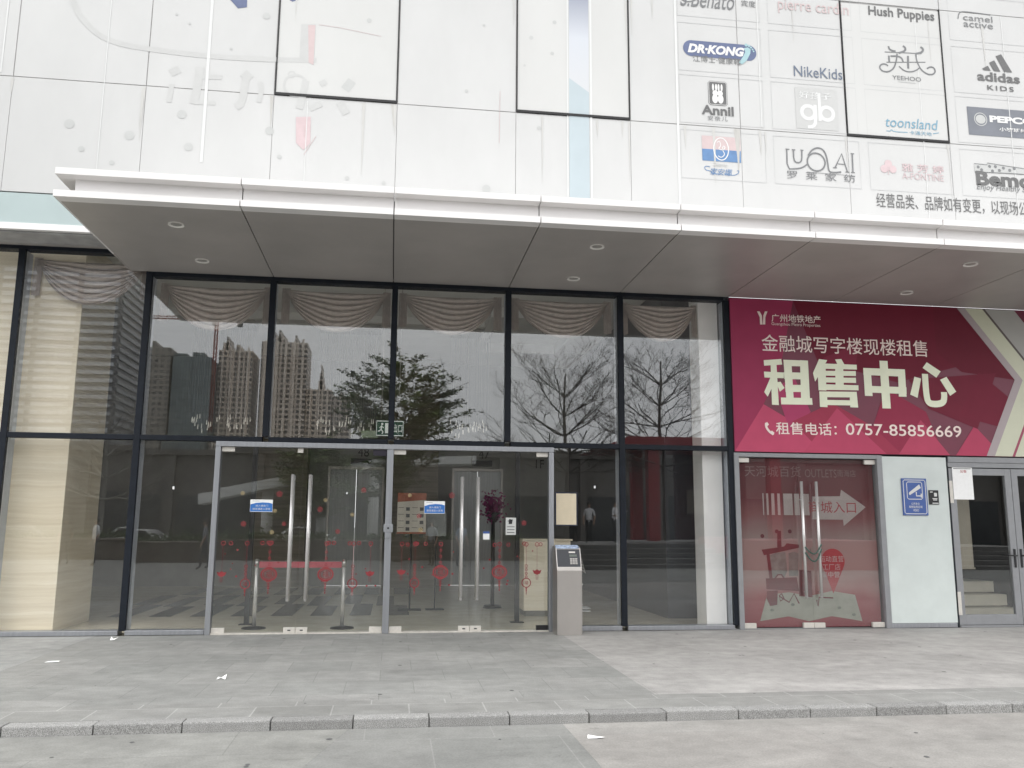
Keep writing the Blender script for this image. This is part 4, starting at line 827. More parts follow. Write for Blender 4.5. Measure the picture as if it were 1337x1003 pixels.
gr2 = M('rain_streak_film', (.475, .472, .455), .4, 0, .04, 6, 0, (8, 8, .5)); rs_ = random.Random(77)
for i in range(34):
    k = rs_.randint(-2, 8); top_ = rs_.choice((7.33, 7.33, 9.4)); x = XO+1.7*k+rs_.choice((rs_.uniform(-.05, .05), rs_.uniform(.1, 1.6))); h = rs_.uniform(.2, 1.1); w = rs_.uniform(.012, .05)
    m = MB(); m.flat([(x-w/2, top_), (x+w/2, top_), (x+w*.3, top_-h*.6), (x+w*.06, top_-h), (x-w*.1, top_-h*.7)], DY); deco(m, gr2, 'grime_streak')

# ------------------------------------------------------------------ canopy downlights
dl_names = ['front recessed downlight in the canopy soffit above the left end', 'rear recessed downlight in the canopy soffit above the left end', 'front recessed downlight in the middle of the canopy soffit', 'rear recessed downlight in the middle of the canopy soffit', 'front recessed downlight in the canopy soffit above the red sign', 'rear recessed downlight in the canopy soffit above the red sign']
lens_m = M('frosted_lamp_lens', (.30, .29, .27), .3, 0, .1, 30); trim_m = M('white_trim_ring', (.72, .70, .67), .4, 0, .04, 9)
for (x, y), la in zip(((.85, -2.12), (.85, -.70), (5.95, -2.1), (5.95, -.66), (11.04, -2.17), (11.03, -.73)), dl_names):
    t = thing('ceiling_downlight', la, 'downlight', (x, y, 4.95), 'downlights in the canopy soffit')
    m = MB(); n = 28
    for i in range(n):
        a, b = 2*PI*i/n, 2*PI*(i+1)/n
        m.quad(*[(x+r*math.cos(c), y+r*math.sin(c), z) for r, c, z in ((.062, a, 4.949), (.092, a, 4.937), (.092, b, 4.937), (.062, b, 4.949))]); m.quad(*[(x+.092*math.cos(c), y+.092*math.sin(c), z) for c, z in ((a, 4.937), (a, 4.953), (b, 4.953), (b, 4.937))])
    m.build('trim_ring', trim_m, t)
    m = MB(); m.tube((x, y, 4.947), (x, y, 4.952), .063, n=24); m.build('lens', lens_m, t)

# ------------------------------------------------------------------ swag curtains
def swag(x0, x1, ztop, drop, label, y=.3):
    t = thing('swag_curtain', label, 'curtain', ((x0+x1)/2, y, ztop), 'swag curtains along the glass front')
    bm = MB(); NU, NV = 40, 96; g = []
    for j in range(NV+1):
        v = j/NV; row = []
        for i in range(NU+1):
            u = i/NU; s = 4*u*(1-u)
            bow = (s**.8)
            pinch = .30*(1-v)*0
            z = ztop-.02-.10*v*(1-s)-drop*bow*(.10+.90*v)+.05*bow
            ph = v*8.2+.35*math.sin(3*u+v*4)+.12*math.sin(9*u)
            f = abs((ph % 1)-.5)*2
            yy = y-.02-.10*(f**.7)*(.35+.65*bow)-.05*bow*v
            xx = x0+(x1-x0)*(u*(1-.10*v)+.05*v)
            row.append(bm.bm.verts.new((xx, yy, z-.012*math.sin(ph*2*PI)*bow)))
        g.append(row)
    for j in range(NV):
        for i in range(NU): bm.bm.faces.new((g[j][i], g[j+1][i], g[j+1][i+1], g[j][i+1]))
    bm.build('drape', swag_m, t, smooth=True)
    for xa, s in ((x0-.03, 1), (x1-.09, -1)):
        bm = MB(); n = 14; a = []; b = []
        for i in range(n+1):
            x = xa+.12*i/n; yy = y-.03+.03*math.sin(i*2.2)
            a.append(bm.bm.verts.new((x, yy, ztop))); b.append(bm.bm.verts.new((x, yy-.02, ztop-drop*.78+.03*abs(i-n/2)/n)))
        for i in range(n): bm.bm.faces.new((a[i], b[i], b[i+1], a[i+1]))
        bm.build('tail', swag_m, t, smooth=True)
for x0, x1, zt_, dr, la in ((-1.62, -.1, 5.17, .72, 'large taupe swag curtain behind the tall pane over the stone pillar'), (.12, 1.62, 4.88, .74, 'taupe swag curtain behind the pane reflecting the crane'), (1.82, 3.34, 4.88, .70, 'taupe swag curtain behind the pane reflecting the tall apartment tower'), (3.52, 5.0, 4.88, .68, 'taupe swag curtain above the reflected leafy tree'), (5.2, 6.7, 4.88, .66, 'taupe swag curtain above the left bare tree reflection'), (6.9, 8.1, 4.88, .66, 'taupe swag curtain next to the white pillar')):
    swag(x0, x1, zt_, dr, la)

# ------------------------------------------------------------------ pillars and lobby furniture
pl = tag(MB().box(-4.6, -.975, .3, 1.72, .012, 5.49, 0, .006).build('stone_pillar', trav, at=(-2.8, 1, 0)), 'broad cream travertine pillar behind the leftmost panes', 'pillar')
wpil = tag(MB().box(8.1, 8.41, .19, .6, .012, 5.49, 0, .004).build('white_pillar', pillar_w, at=(8.25, .4, 0)), 'white painted pillar behind the glass left of the red doors', 'pillar')
ct = thing('reception_counter', 'pale stone counter block behind the glass at the steel kiosk', 'counter', (6.0, 2.1, .012))
MB().box(5.64, 6.42, 1.9, 2.5, .10, 1.215).build('body', trav, ct); MB().box(5.66, 6.40, 1.92, 2.48, .012, .098).build('plinth', M('dark_plinth_stone', (.16, .16, .14), .3, 0, .1, 8), ct); MB().box(5.61, 6.45, 1.87, 2.53, 1.217, 1.25, 0, .006).build('top', trav, ct)

crystal = M('cut_crystal', (.30, .31, .33), .15, 0, .25, 60, 0, (1, 1, 1), .9)
tip_m = M('lit_crystal_tip', (.9, .88, .80), .2, 0, .1, 60, emit=.12)
for x0, x1, la in ((-.55, .64, 'left crystal rod chandelier hanging behind the pane with the crane reflection'), (1.9, 3.15, 'crystal rod chandelier hanging left of the green exit sign'), (4.6, 5.45, 'right crystal rod chandelier hanging behind the pane right of the leafy tree')):
    t = thing('crystal_chandelier', la, 'chandelier', ((x0+x1)/2, 5.3, 5.5), 'crystal chandeliers in the lobby')
    MB().box(x0, x1, 5.0, 5.6, 5.40, 5.495, 0, .01).build('ceiling_plate', steel, t)
    m = MB(); m2 = MB(); rc = random.Random(int(x0*10))
    for i in range(int((x1-x0)/.045)):
        for j in range(4):
            x = x0+.02+i*.045+rc.uniform(-.01, .01); y = 5.05+j*.16; zb_ = 3.42+.10*math.sin(i*.5+j)+rc.uniform(0, .12)
            m.tube((x, y, zb_), (x, y, 5.4), .004, n=4, cap=False)
            if rc.random() < .33: m2.tube((x, y, zb_-.09), (x, y, zb_), .011, .006, n=5)
    m.build('crystal_curtain', crystal, t); m2.build('crystal_fringe', tip_m, t)

# green exit sign on two rods
ex = thing('exit_sign', 'green exit sign with white border hanging behind the centre mullion', 'sign', (3.41, 1.2, 2.82))
MB().box(3.19, 3.62, 1.19, 1.22, 2.825, 3.07, 0, .004).build('panel', M('exit_green', (.012, .075, .045), .35, 0, .1, 9), ex)
ew = M('exit_white', (.72, .78, .74), .4, 0, .04, 9, emit=.12); m = MB(); y = 1.188
m.stroke([(3.2, 2.835), (3.61, 2.835), (3.61, 3.06), (3.2, 3.06)], .016, y, True); m.build('border', ew, ex)
text('出口', (3.455, 2.885, 3.595, 3.015), y, ew, 'lettering', ex, .01)
m = MB(); m.disc(3.285, 3.015, .018, y, n=10); m.stroke([(3.28, 2.99), (3.27, 2.93), (3.30, 2.89), (3.285, 2.86)], .018, y); m.stroke([(3.27, 2.93), (3.24, 2.90), (3.22, 2.905)], .016, y); m.stroke([(3.245, 2.95), (3.27, 2.98), (3.31, 2.955)], .013, y); m.flat([(3.33, 2.87), (3.41, 2.87), (3.41, 3.03), (3.33, 3.03)], y); m.build('pictogram', ew, ex)
m = MB(); m.tube((3.27, 1.205, 3.07), (3.27, 1.205, 5.5), .006, n=6); m.tube((3.54, 1.205, 3.07), (3.54, 1.205, 5.5), .006, n=6); m.build('hanging_rod', steel, ex)
m = MB(); m.box(2.9, 3.19, 3.0, 3.02, 2.98, 3.10); tag(m.build('hanging_placard', M('pale_green_placard', (.42, .5, .38), .5, 0, .06, 8), at=(3.05, 3, 2.98)), 'pale green placard hanging behind the glass left of the exit sign', 'sign')

# belt barrier just inside the left doors
for i, (x, y) in enumerate(((1.6, .53), (2.82, .47))):
    t = thing('barrier_post', 'stainless barrier post on a flat dark base behind the left door, ' + ('left of the two' if i == 0 else 'right of the two'), 'barrier post', (x, y, .012), 'belt barrier posts inside the left doors')
    m = MB(); m.tube((x, y, .012), (x, y, .028), .17, .16, n=28); m.tube((x, y, .028), (x, y, .045), .16, .05, n=28); m.build('base', black_m, t)
    m = MB(); m.tube((x, y, .04), (x, y, .93), .027, n=16); m.build('tube', steel_h, t)
    m = MB(); m.tube((x, y, .86), (x, y, .96), .033, n=16); m.tube((x, y, .96), (x, y, .972), .033, .02, n=16); m.build('head', steel, t)
m = MB(); m.box(1.635, 2.785, .495, .499, .85, .935); tag(m.build('barrier_belt', M('bright_red_belt', (.46, .045, .07), .6, 0, .05, 9, emit=0), at=(2.2, .5, .85)), 'bright red belt stretched between the two barrier posts', 'belt')

for x, la in ((1.42, 'slim dark post standing inside the left doors near the left jamb'), (5.4, 'slim dark post standing inside the right doors near the right jamb')):
    m = MB(); m.box(x-.035, x+.035, 1.0, 1.05, .012, 2.6, 0, .003); m.box(x-.036, x+.036, .994, .998, 1.02, 1.12); m.box(x-.1, x+.1, .95, 1.1, .012, .024); tag(m.build('slim_post', black_m, at=(x, 1.02, .012)), la, 'post')

# posters and board inside
ip = thing('lobby_poster', 'cream poster with a red top and rows of small pictures on the stone pier', 'poster', (3.75, 3.0, 1.2))
x0, z0, x1, z1 = 3.568, 1.31, 4.069, 2.017
MB().box(x0, x1, 3.0, 3.02, z0, z1).build('sheet', M('cream_poster', (.62, .58, .50), .6, 0, .05, 6), ip)
m = MB(); m.flat([(x0, z1-.16), (x1, z1-.12), (x1, z1), (x0, z1)], 2.998); m.flat([(x0, z0), (x1, z0), (x1, z0+.03), (x0, z0+.03)], 2.998); m.build('red_header', M('orange_red_print', (.36, .12, .07), .6, 0, .2, 9), ip)
m = MB(); w = (x1-x0)
for r in range(5):
    for c in (0, 1):
        z = z1-.26-r*.115; xx = x0+.03*w+c*.48*w
        m.flat([(xx+.27*w, z-.05), (xx+.40*w, z-.05), (xx+.40*w, z+.01), (xx+.27*w, z+.01)], 2.998); m.flat([(xx, z), (xx+.2*w, z), (xx+.2*w, z+.008), (xx, z+.008)], 2.998)
m.build('picture', ink_dk, ip)
MB().tube(((x0+x1)/2, 3.04, .012), ((x0+x1)/2, 3.04, z1-.1), .016).box((x0+x1)/2-.2, (x0+x1)/2+.2, 2.95, 3.2, .012, .03).build('stand', black_m, ip)
x0, z0, x1, z1 = 4.077, 1.272, 4.432, 1.701
gb_ = thing('notice_board', 'plain grey board on a slim stand beside the cream lobby poster', 'board', ((x0+x1)/2, 3.1, .012))
MB().box(x0, x1, 3.1, 3.12, z0, z1).build('board', M('grey_board', (.30, .31, .30), .5, 0, .05, 6), gb_); MB().tube(((x0+x1)/2, 3.14, .012), ((x0+x1)/2, 3.14, z1-.05), .014).box((x0+x1)/2-.16, (x0+x1)/2+.16, 3.0, 3.25, .012, .028).build('stand', black_m, gb_)
# flowers on a stand
fl = thing('flower_stand', 'magenta flower arrangement on a dark stand inside the right doors', 'flowers', (5.1, 3.4, .012))
fx, fz = 5.299, 1.797
MB().tube((fx, 3.4, .012), (fx, 3.4, .06), .17, .15, n=18).tube((fx, 3.4, .06), (fx, 3.4, fz-.28), .035, n=12).tube((fx, 3.4, fz-.28), (fx, 3.4, fz-.1), .06, .14, n=14).build('stand', black_m, fl)
m = MB(); rf_ = random.Random(9)
for i in range(420):
    a, b, c = rf_.gauss(0, .1), rf_.gauss(0, .1), rf_.gauss(.02, .105)
    p = Vector((fx+a, 3.4+b, fz+c)); u = Vector((rf_.gauss(0, 1), rf_.gauss(0, 1), rf_.gauss(0, 1))).normalized(); v = u.orthogonal().normalized()*.03; u *= .03
    m.quad(p-u, p-v, p+u, p+v)
m.build('blossoms', M('magenta_petals', (.22, .02, .11), .6, 0, .4, 8), fl)

# floor inlay: staggered dark bands
m = MB(); rp = random.Random(4)
for i in range(-9, 14):
    x = -4.6+i*.62; 
    if x < -.9 or x > 7.6: continue
    o = .35 if i % 2 else 0
    m.quad((x, 2.2, .016), (x+.34, 2.2, .016), (x+.34, 4.3-o, .016), (x, 4.3-o, .016)); m.quad((x-.22, 4.3-o, .016), (x+.10, 4.3-o, .016), (x+.10, 6.4-o, .016), (x-.22, 6.4-o, .016)); m.quad((x+.1, 6.5, .016), (x+.42, 6.5, .016), (x+.42, 8.4, .016), (x+.1, 8.4, .016))
struct(m.build('floor_inlay', floor_dk))

# ------------------------------------------------------------------ kiosk
K = thing('card_kiosk', 'stainless steel card reader pedestal with slanted black keypad top by the entrance', 'kiosk', (5.91, -.34, 0))
kx0, kx1 = 5.735, 6.08
MB().yzprism([(-.50, .002), (-.50, .86), (-.475, .90), (-.38, 1.15), (-.30, 1.175), (-.15, 1.175), (-.15, .002)], kx0+.008, kx1-.008).build('column', steel, K, normals=True)
m = MB()
for a, b in ((kx0, kx0+.007), (kx1-.007, kx1)): m.yzprism([(-.503, .004), (-.503, .86), (-.478, .905), (-.385, 1.16), (-.30, 1.182), (-.147, 1.182), (-.147, .004)], a, b)
m.build('side_plate', steel, K, normals=True)
def sl(t, off): # point on the slanted face
    y0_, z0_, y1_, z1_ = -.475, .90, -.38, 1.15; n = Vector((0, -(z1_-z0_), (y1_-y0_))).normalized(); return Vector((0, y0_+(y1_-y0_)*t, z0_+(z1_-z0_)*t))+n*off
def slab_on(xa, xb, ta, tb, off, mat, name, par, off0=.001):
    m = MB(); a, b, c, d = sl(ta, off0), sl(tb, off0), sl(tb, off), sl(ta, off)
    m.yzprism([(p.y, p.z) for p in (a, b, c, d)], xa, xb); return m.build(name, mat, par, normals=True)
kp = slab_on(kx0+.012, kx1-.012, .03, .97, .006, M('glossy_black_panel', (.014, .016, .022), .12, 0, .1, 9), 'control_panel', K)
for r in range(4):
    for c in range(3): slab_on(kx0+.19+c*.036, kx0+.19+c*.036+.03, .16+r*.085, .16+r*.085+.065, .012, M('grey_key', (.42, .40, .38), .4, 0, .1, 20) if r+c == 0 else bpy.data.materials['grey_key'], 'key', kp, .0065)
slab_on(kx0+.185, kx0+.29, .56, .68, .009, M('lcd_screen', (.10, .12, .10), .2, 0, .1, 9), 'display', kp, .0065)
slab_on(kx0+.18, kx0+.27, .76, .84, .009, M('card_slot_frame', (.5, .48, .45), .35, .5, .1, 20), 'card_slot', kp, .0065)
m = MB(); m.yzprism([(-.387, 1.153), (-.30, 1.183), (-.30, 1.20), (-.39, 1.168)], kx0+.005, kx1-.02); m.build('blue_light_strip', M('blue_white_strip', (.42, .52, .80), .25, 0, .5, 25, 0, (1, 1, 1)), K, normals=True)
m = MB(); n = 8                                # sheet of paper hanging over the right side
for i in range(n):
    a, b = i/n, (i+1)/n
    f = lambda t: (kx1+.004+.085*t**1.6, -.34-.04*math.sin(t*3), 1.17-.36*t)
    pa, pb = f(a), f(b); m.quad(pa, pb, (pb[0]+.0, pb[1]+.20, pb[2]+.02), (pa[0], pa[1]+.2, pa[2]+.0))
tag(m.build('hanging_leaflet', paper, at=(6.12, -.3, 1.0), smooth=True), 'white paper leaflet hanging down the right side of the steel kiosk', 'leaflet')
# leaflets on a low rack right of the kiosk, inside
m = MB()
for x0, x1, z in ((6.16, 6.34, .595), (6.16, 6.33, .30), (6.16, 6.45, .245), (6.16, 6.45, .205)): m.box(x0, x1, .6, .85, z, z+.012)
m.box(6.16, 6.18, .6, .85, .012, .62); tag(m.build('leaflet_rack', M('pale_rack_metal', (.7, .71, .7), .3, .3, .05, 9), at=(6.3, .7, .012)), 'low pale metal rack of thin shelves inside the glass right of the kiosk', 'rack')

# ------------------------------------------------------------------ litter and weeds
def scrap(label, x, y, z, pts, rot):
    m = MB(); c, s = math.cos(rot), math.sin(rot); n = len(pts)
    pts = [(px*.62, py_*.62, h*.55) for px, py_, h in pts]
    vs = [m.bm.verts.new((x+px*c-py_*s, y+px*s+py_*c, z+h)) for px, py_, h in pts]
    ce = m.bm.verts.new((x, y, z+.012))
    for i in range(n): m.bm.faces.new((vs[i], vs[(i+1) % n], ce))
    tag(m.build('paper_scrap', paper, at=(x, y, z)), label, 'litter', 'paper scraps on the ground')
scrap('small curled paper scrap on the paving at the foot of the left mullion', 0.038, -0.483, .004, [(-.06, -.05, 0), (.02, -.09, .01), (.09, .05, .05), (.02, .02, .0), (-.05, .10, .06)], .2)
scrap('flat white strip of paper on the paving in front of the stone pillar', -0.039, -2.269, .003, [(-.12, -.02, .0), (.11, -.03, .01), (.12, .03, .02), (-.10, .035, .004)], .05)
scrap('crumpled white paper scrap on the paving in front of the left doors', 1.916, -3.476, .003, [(-.07, -.04, 0), (-.02, -.01, .03), (.06, -.05, .0), (.075, .05, .07), (.01, .02, .02), (-.05, .04, .03)], .1)
scrap('folded white paper on the road below the kerb', 5.002, -5.817, -.068, [(-.10, -.02, 0), (.0, -.05, .01), (.11, -.01, .015), (.06, .02, .01), (-.09, .05, .03)], -.1)
scrap('tiny beige paper bit on the road against the kerb', 2.641, -5.298, -.068, [(-.03, -.02, 0), (.03, -.02, .01), (.03, .02, .02), (-.03, .02, .01)], .4)
def weed(label, x, y, n, w, h):
    m = MB(); r = random.Random(int(x*100))
    for i in range(n):
        px = x+r.gauss(0, w); py_ = y+r.uniform(-.03, .01); hh = h*r.uniform(.3, 1); a = r.uniform(0, 2*PI); b = Vector((math.cos(a), math.sin(a), 0))*hh*.7
        p = Vector((px, py_, -.07)); t = Vector((-b.y, b.x, 0)).normalized()*.007
        mid = p+b*.5+Vector((0, 0, hh*.7)); m.quad(p-t*.5, p+t*.5, mid+t, mid-t); m.bm.faces.new([m.bm.verts.new(c) for c in (mid-t, mid+t, p+b+Vector((0, 0, hh*.8)))])
    t_ = tag(m.build('kerb_weed', leaf_m, at=(x, y, -.07)), label, 'weed', 'weeds along the kerb')
weed('low green weed growing along the kerb below the left doors', 2.273, -5.234, 90, .12, .055)
weed('faint tuft of weed at the kerb under the kiosk', 5.124, -5.252, 22, .06, .04)
weed('sparse green shoots at the kerb left of the main weed', 2.112, -5.29, 12, .05, .03)
gum = M('old_chewing_gum', (.10, .10, .10), .8, 0, .2, 40); rg = random.Random(21)
m = MB()
for i in range(150):
    x, y = rg.uniform(-6, 14), rg.uniform(-10.5, -.4); z = .0015 if y > -5.15 else -.0675
    if -5.4 < y < -5.1: continue
    r = rg.uniform(.006, .024); n = 8
    m.bm.faces.new([m.bm.verts.new((x+r*rg.uniform(.7, 1.2)*math.cos(2*PI*k/n), y+r*1.2*math.sin(2*PI*k/n), z)) for k in range(n)])
stuff(m.build('ground_specks', gum))

# ------------------------------------------------------------------ the street behind the viewer, seen mirrored in the glass
def tower(name, label, x0, x1, d, top, mat, crown=None, depth=30, fins=0, fin_m=None):
    t = thing(name, label, 'tower', ((x0+x1)/2, -d-depth/2, -.2), 'towers mirrored in the glass')
    m = MB(); m.box(x0, x1, -d-depth, -d, -.2, top); m.build('body', mat, t)
    if crown:
        m = MB()
        for a, b, h in crown: m.box(x0+(x1-x0)*a, x0+(x1-x0)*b, -d-depth*.7, -d-.6, top+.02, top+h)
        m.build('roof_crown', mat, t)
    if fins:
        w = (x1-x0)
        for i in range(fins):
            xx = x0+w*(i+.5)/fins; m = MB(); m.box(xx-w*.022, xx+w*.022, -d+.02, -d+1.6, -.2, top+(2 if i % 2 else .5)); m.build('bay_column', fin_m or mat, t)
    return t
tw_b = grid_mat('hazed_beige_tower', (.80, .70, .60), (.11, .105, .10), 3.4, 3.4, .66); tw_g = grid_mat('hazed_grey_tower', (.74, .66, .59), (.11, .11, .11), 3.6, 3.4, .66)  # walls and windows paled: distance haze is put into the colours
tw_d = grid_mat('tower_dark', (.36, .33, .29), (.10, .10, .095), 3.6, 3.4, .8); net_m = grid_mat('construction_netting', (.12, .15, .155), (.17, .20, .205), 1.7, 4.0, .25); fin_b = M('hazed_tower_bay', (.84, .75, .66), .7, 0, .08, .3)  # the bay columns carry the same haze in their pale colour
tower('apartment_tower', 'beige apartment tower mirrored under the crane in the second pane', -112.5, -91, 560, 116, tw_b, ((.1, .3, 5), (.2, .25, 9), (.5, .6, 4)), fins=4, fin_m=fin_b)
tower('apartment_tower', 'tallest pinkish apartment tower mirrored in the third pane', -86, -53, 562, 123, tw_g, ((.2, .55, 4), (.3, .35, 7), (.42, .47, 8), (.75, .78, 5)), fins=6, fin_m=fin_b)
tower('apartment_tower', 'lower apartment tower with a pointed roof mirrored right of the tallest tower', -52.6, -36, 564, 92, tw_b, ((.45, .65, 6), (.5, .6, 11), (.54, .56, 17)), fins=3, fin_m=fin_b)
tower('apartment_tower', 'grey apartment block mirrored behind the leafy tree', -35.5, -24, 566, 88, tw_g, ((.4, .6, 3),), fins=2)
tower('construction_tower', 'dark netted tower under construction mirrored beneath the crane', -136, -113, 540, 107, net_m, ((.0, .35, 2), (.5, .8, 3)))
tower('construction_tower', 'brown unfinished tower mirrored left of the netted one', -163, -137, 538, 112, tw_d, ((.1, .3, 4), (.55, .62, 4)))
ot = thing('office_tower', 'tall office block with rows of pale window bands mirrored beside the stone pillar', 'tower', (-130, -315, -.2), 'towers mirrored in the glass')
dk = M('office_dark_wall', (.17, .17, .175), .5, 0, .1, .2); wb = M('office_window_band', (.52, .54, .57), .3, 0, .25, .5, 0, (1, 1, .3)); wb2 = M('office_side_glass', (.24, .25, .26), .3, 0, .2, .3)
MB().box(-180, -93.5, -330, -300, -.2, 150).build('body', dk, ot)
for i in range(46):
    z = 3+i*2.9; m = MB()
    for q in range(6): m.box(-177+q*14+.6, -177+q*14+12.6, -299.9, -299.5, z, z+1.35)
    m.build('window_band', wb, ot)
    MB().box(-93.4, -93.1, -329, -301, z, z+1.35).build('window_band', wb2, ot)
cr = thing('tower_crane', 'red and white tower crane mirrored above the apartment towers', 'crane', (-111, -545, 105))
crm = M('crane_red', (.30, .07, .05), .6, 0, .2, .5)
cx = -112.0; m = MB()
for a, b in ((-.8, -.8), (.8, -.8), (.8, .8), (-.8, .8)): m.tube((cx+a, -545+b, 60), (cx+a, -545+b, 133), .34, n=4)
for i in range(24): s = 1 if i % 2 else -1; z = 61+i*3; m.tube((cx-.8*s, -544.2, z), (cx+.8*s, -544.2, z+3), .22, n=4)
m.build('mast', crm, cr)
m = MB()
for y_, z_ in ((-544.5, 132), (-545.5, 132), (-545, 133.6)): m.tube((cx-42, y_, z_), (cx+16, y_, z_+.6), .34, n=4)
for i in range(29): m.tube((cx-42+i*2, -544.5, 132), (cx-41+i*2, -545, 133.7), .1, n=3); m.tube((cx-41+i*2, -545, 133.7), (cx-40+i*2, -544.5, 132), .1, n=3)
m.build('jib', crm, cr)
MB().box(cx-2.2, cx-.4, -544, -542, 128.5, 131.5, 0, .1).build('cab', M('crane_cab_white', (.6, .6, .58), .5, 0, .05, 1), cr); MB().box(cx+13, cx+16, -546, -544, 128.5, 132).build('counterweight', M('crane_ballast', (.2, .2, .19), .8, 0, .1, 1), cr)
m = MB(); m.tube((cx, -545, 133), (cx, -545, 139), .4, .15, n=5); m.tube((cx, -545, 139), (cx-30, -545, 133.6), .1, n=3); m.tube((cx, -545, 139), (cx+13, -545, 133.8), .1, n=3); m.build('apex', crm, cr)

# long low block across the road
pod = thing('low_block', 'long dark low shop block across the square, mirrored along the lower panes', 'building', (10, -55, -.15))
pw_m = M('dark_block_wall', (.13, .12, .11), .7, 0, .15, .6); pg_m = M('dark_shop_glass', (.02, .022, .024), .15, 0, .2, 1); pp_m = M('block_pier', (.12, .11, .10), .7, 0, .1, 1)
MB().box(-70, 80, -64, -50, -.15, 6.35).build('wall', pw_m, pod); MB().box(-70.2, 80.2, -64, -49.6, 6.352, 6.75).build('parapet', pp_m, pod)
for i in range(26):
    x = -68+i*5.7; f = MB().box(x, x+4.6, -49.98, -49.9, .2, 3.6).build('shop_window', pg_m, pod); MB().box(x-.7, x-.2, -49.9, -49.5, -.15, 6.3).build('pier', pp_m, pod)
# sloping concrete ramp, mirrored as a pale diagonal
rp_ = thing('footbridge_ramp', 'pale concrete ramp rising diagonally, mirrored across the left doors', 'ramp', (-6, -40, -.1))
pc = M('pale_concrete', (.80, .80, .78), .8, 0, .1, .8)
P0, P1 = (-6.32, -34, 2.901), (2.908, -34, 4.789)
m = MB()
for a, b in (((P0[0], P0[2]), (P1[0], P1[2])),):
    m.prism([(a[0], a[1]-.32), (b[0], b[1]-.2), (b[0]+5, b[1]), (b[0]+5, b[1]+.42), (b[0], b[1]+.22), (a[0], a[1]+.22)], -36, -34.2)
m.build('parapet', pc, rp_, normals=True)
for k in range(3):
    x = P0[0]+(P1[0]-P0[0])*(.35+.3*k); z = P0[2]+(P1[2]-P0[2])*(.35+.3*k); MB().tube((x, -35, -.15), (x, -35, z-.2), .3, n=12).build('column', pc, rp_)
# planter wall with hedge across the square
pt = thing('planter_wall', 'long brown stone planter across the square mirrored at knee height', 'planter', (-8, -27.5, -.15))
MB().box(-34, 9.5, -28.4, -26.6, -.15, .72, 0, .02).build('box', M('brown_planter_stone', (.105, .085, .068), .7, 0, .2, 2), pt); MB().box(-34.1, 9.6, -28.5, -26.5, .722, .80, 0, .02).build('coping', M('planter_coping', (.15, .125, .10), .6, 0, .15, 2), pt)
m = MB(); rh_ = random.Random(31)
for i in range(5200):
    x = rh_.uniform(-34, 9.4); y = rh_.uniform(-28.3, -26.7); z = .80+abs(rh_.gauss(0, .16))+.06*math.sin(x*2.1); p = Vector((x, y, z)); u = Vector((rh_.gauss(0, 1), rh_.gauss(0, 1), rh_.gauss(0, 1))).normalized(); v = u.orthogonal()*.05; u *= .09
    m.quad(p-u, p-v, p+u, p+v)
stuff(m.build('hedge', leaf_d, pt))

# stone steps and red gateway on the right
stp = thing('stone_steps', 'broad flight of dark stone steps mirrored behind the people in the right panes', 'steps', (16, -24, -.15))
sm_ = M('dark_step_stone', (.13, .125, .12), .6, 0, .12, 3); se_ = M('pale_step_nosing', (.34, .33, .31), .6, 0, .1, 3)
for i in range(5):
    y = -18.2-i*1.0; zt_ = .08+i*.16
    s_ = MB().box(9.8, 32, -32, y, -.15 if i == 0 else zt_-.16+.002, zt_-.02).build('step', sm_, stp); MB().box(9.79, 32.01, y-.06, y+.012, zt_-.018, zt_).build('nosing', se_, s_)
rg_ = thing('red_gateway', 'dark red steel gateway with a wide flat roof mirrored right of the bare tree', 'gateway', (18, -24, -.15))
MB().box(14.2, 26, -27, -23.4, 4.75, 5.35, 0, .03).build('roof', red_paint, rg_)
m = MB(); m.prism([(11.9, 4.72), (14.2, 4.76), (14.2, 5.34), (13.4, 5.34)], -27, -23.4); m.build('roof_wing', red_paint, rg_, normals=True)
MB().box(14.25, 14.75, -24.2, -23.7, .78, 4.748, 0, .02).build('post', red_paint, rg_); MB().box(19.9, 20.4, -24.2, -23.7, .78, 4.748, 0, .02).build('post', red_paint, rg_); MB().box(14.25, 14.75, -26.8, -26.3, .78, 4.748, 0, .02).build('post', red_paint, rg_)
MB().box(16.2, 22, -23.2, -18.0, -.15, 1.0, 0, .03).build('side_wall', red_paint, rg_)
m = MB(); m.box(16.4, 20, -26.9, -26.6, .8, 4.74); m.build('back_panel', M('black_red_panel', (.05, .012, .014), .4, 0, .2, 2), rg_)
tag(MB().box(16.9, 17.9, -26.55, -26.5, 2.0, 3.1, 0, .01).build('gate_placard', M('grey_beige_placard', (.26, .24, .20), .6, 0, .1, 4), at=(17.4, -26.5, 2)), 'grey beige placard on the back panel of the red gateway', 'sign')

# trees
def limb(m, p, d, L_, r, depth, rnd, up_=.12, spread=.75, tips=None, kinks=4):
    q = Vector(p); d = Vector(d).normalized(); rr = r
    nodes = []
    for i in range(kinks):
        d = (d+Vector((rnd.gauss(0, .14), rnd.gauss(0, .14), rnd.gauss(up_*.35, .1)))).normalized()
        e = q+d*L_/kinks; r2 = rr*.86; m.tube(q, e, rr, r2, n=5 if rr < .03 else 7, cap=False); q = e; rr = r2; nodes.append((Vector(q), Vector(d), rr))
    if tips is not None and depth <= 1: tips += [n[0] for n in nodes]
    if depth <= 0: return
    for i, (n, dd, nr) in enumerate(nodes[1:] if depth > 1 else nodes):
        for s in (-1, 1):
            if rnd.random() < .82:
                side = dd.cross(Vector((rnd.gauss(0, .3), rnd.gauss(0, .3), 1))).normalized()*s
                limb(m, n, dd*.8+side*spread+Vector((0, 0, up_)), L_*rnd.uniform(.42, .62), max(nr*.6, .006), depth-1, rnd, up_, spread, tips, 3)
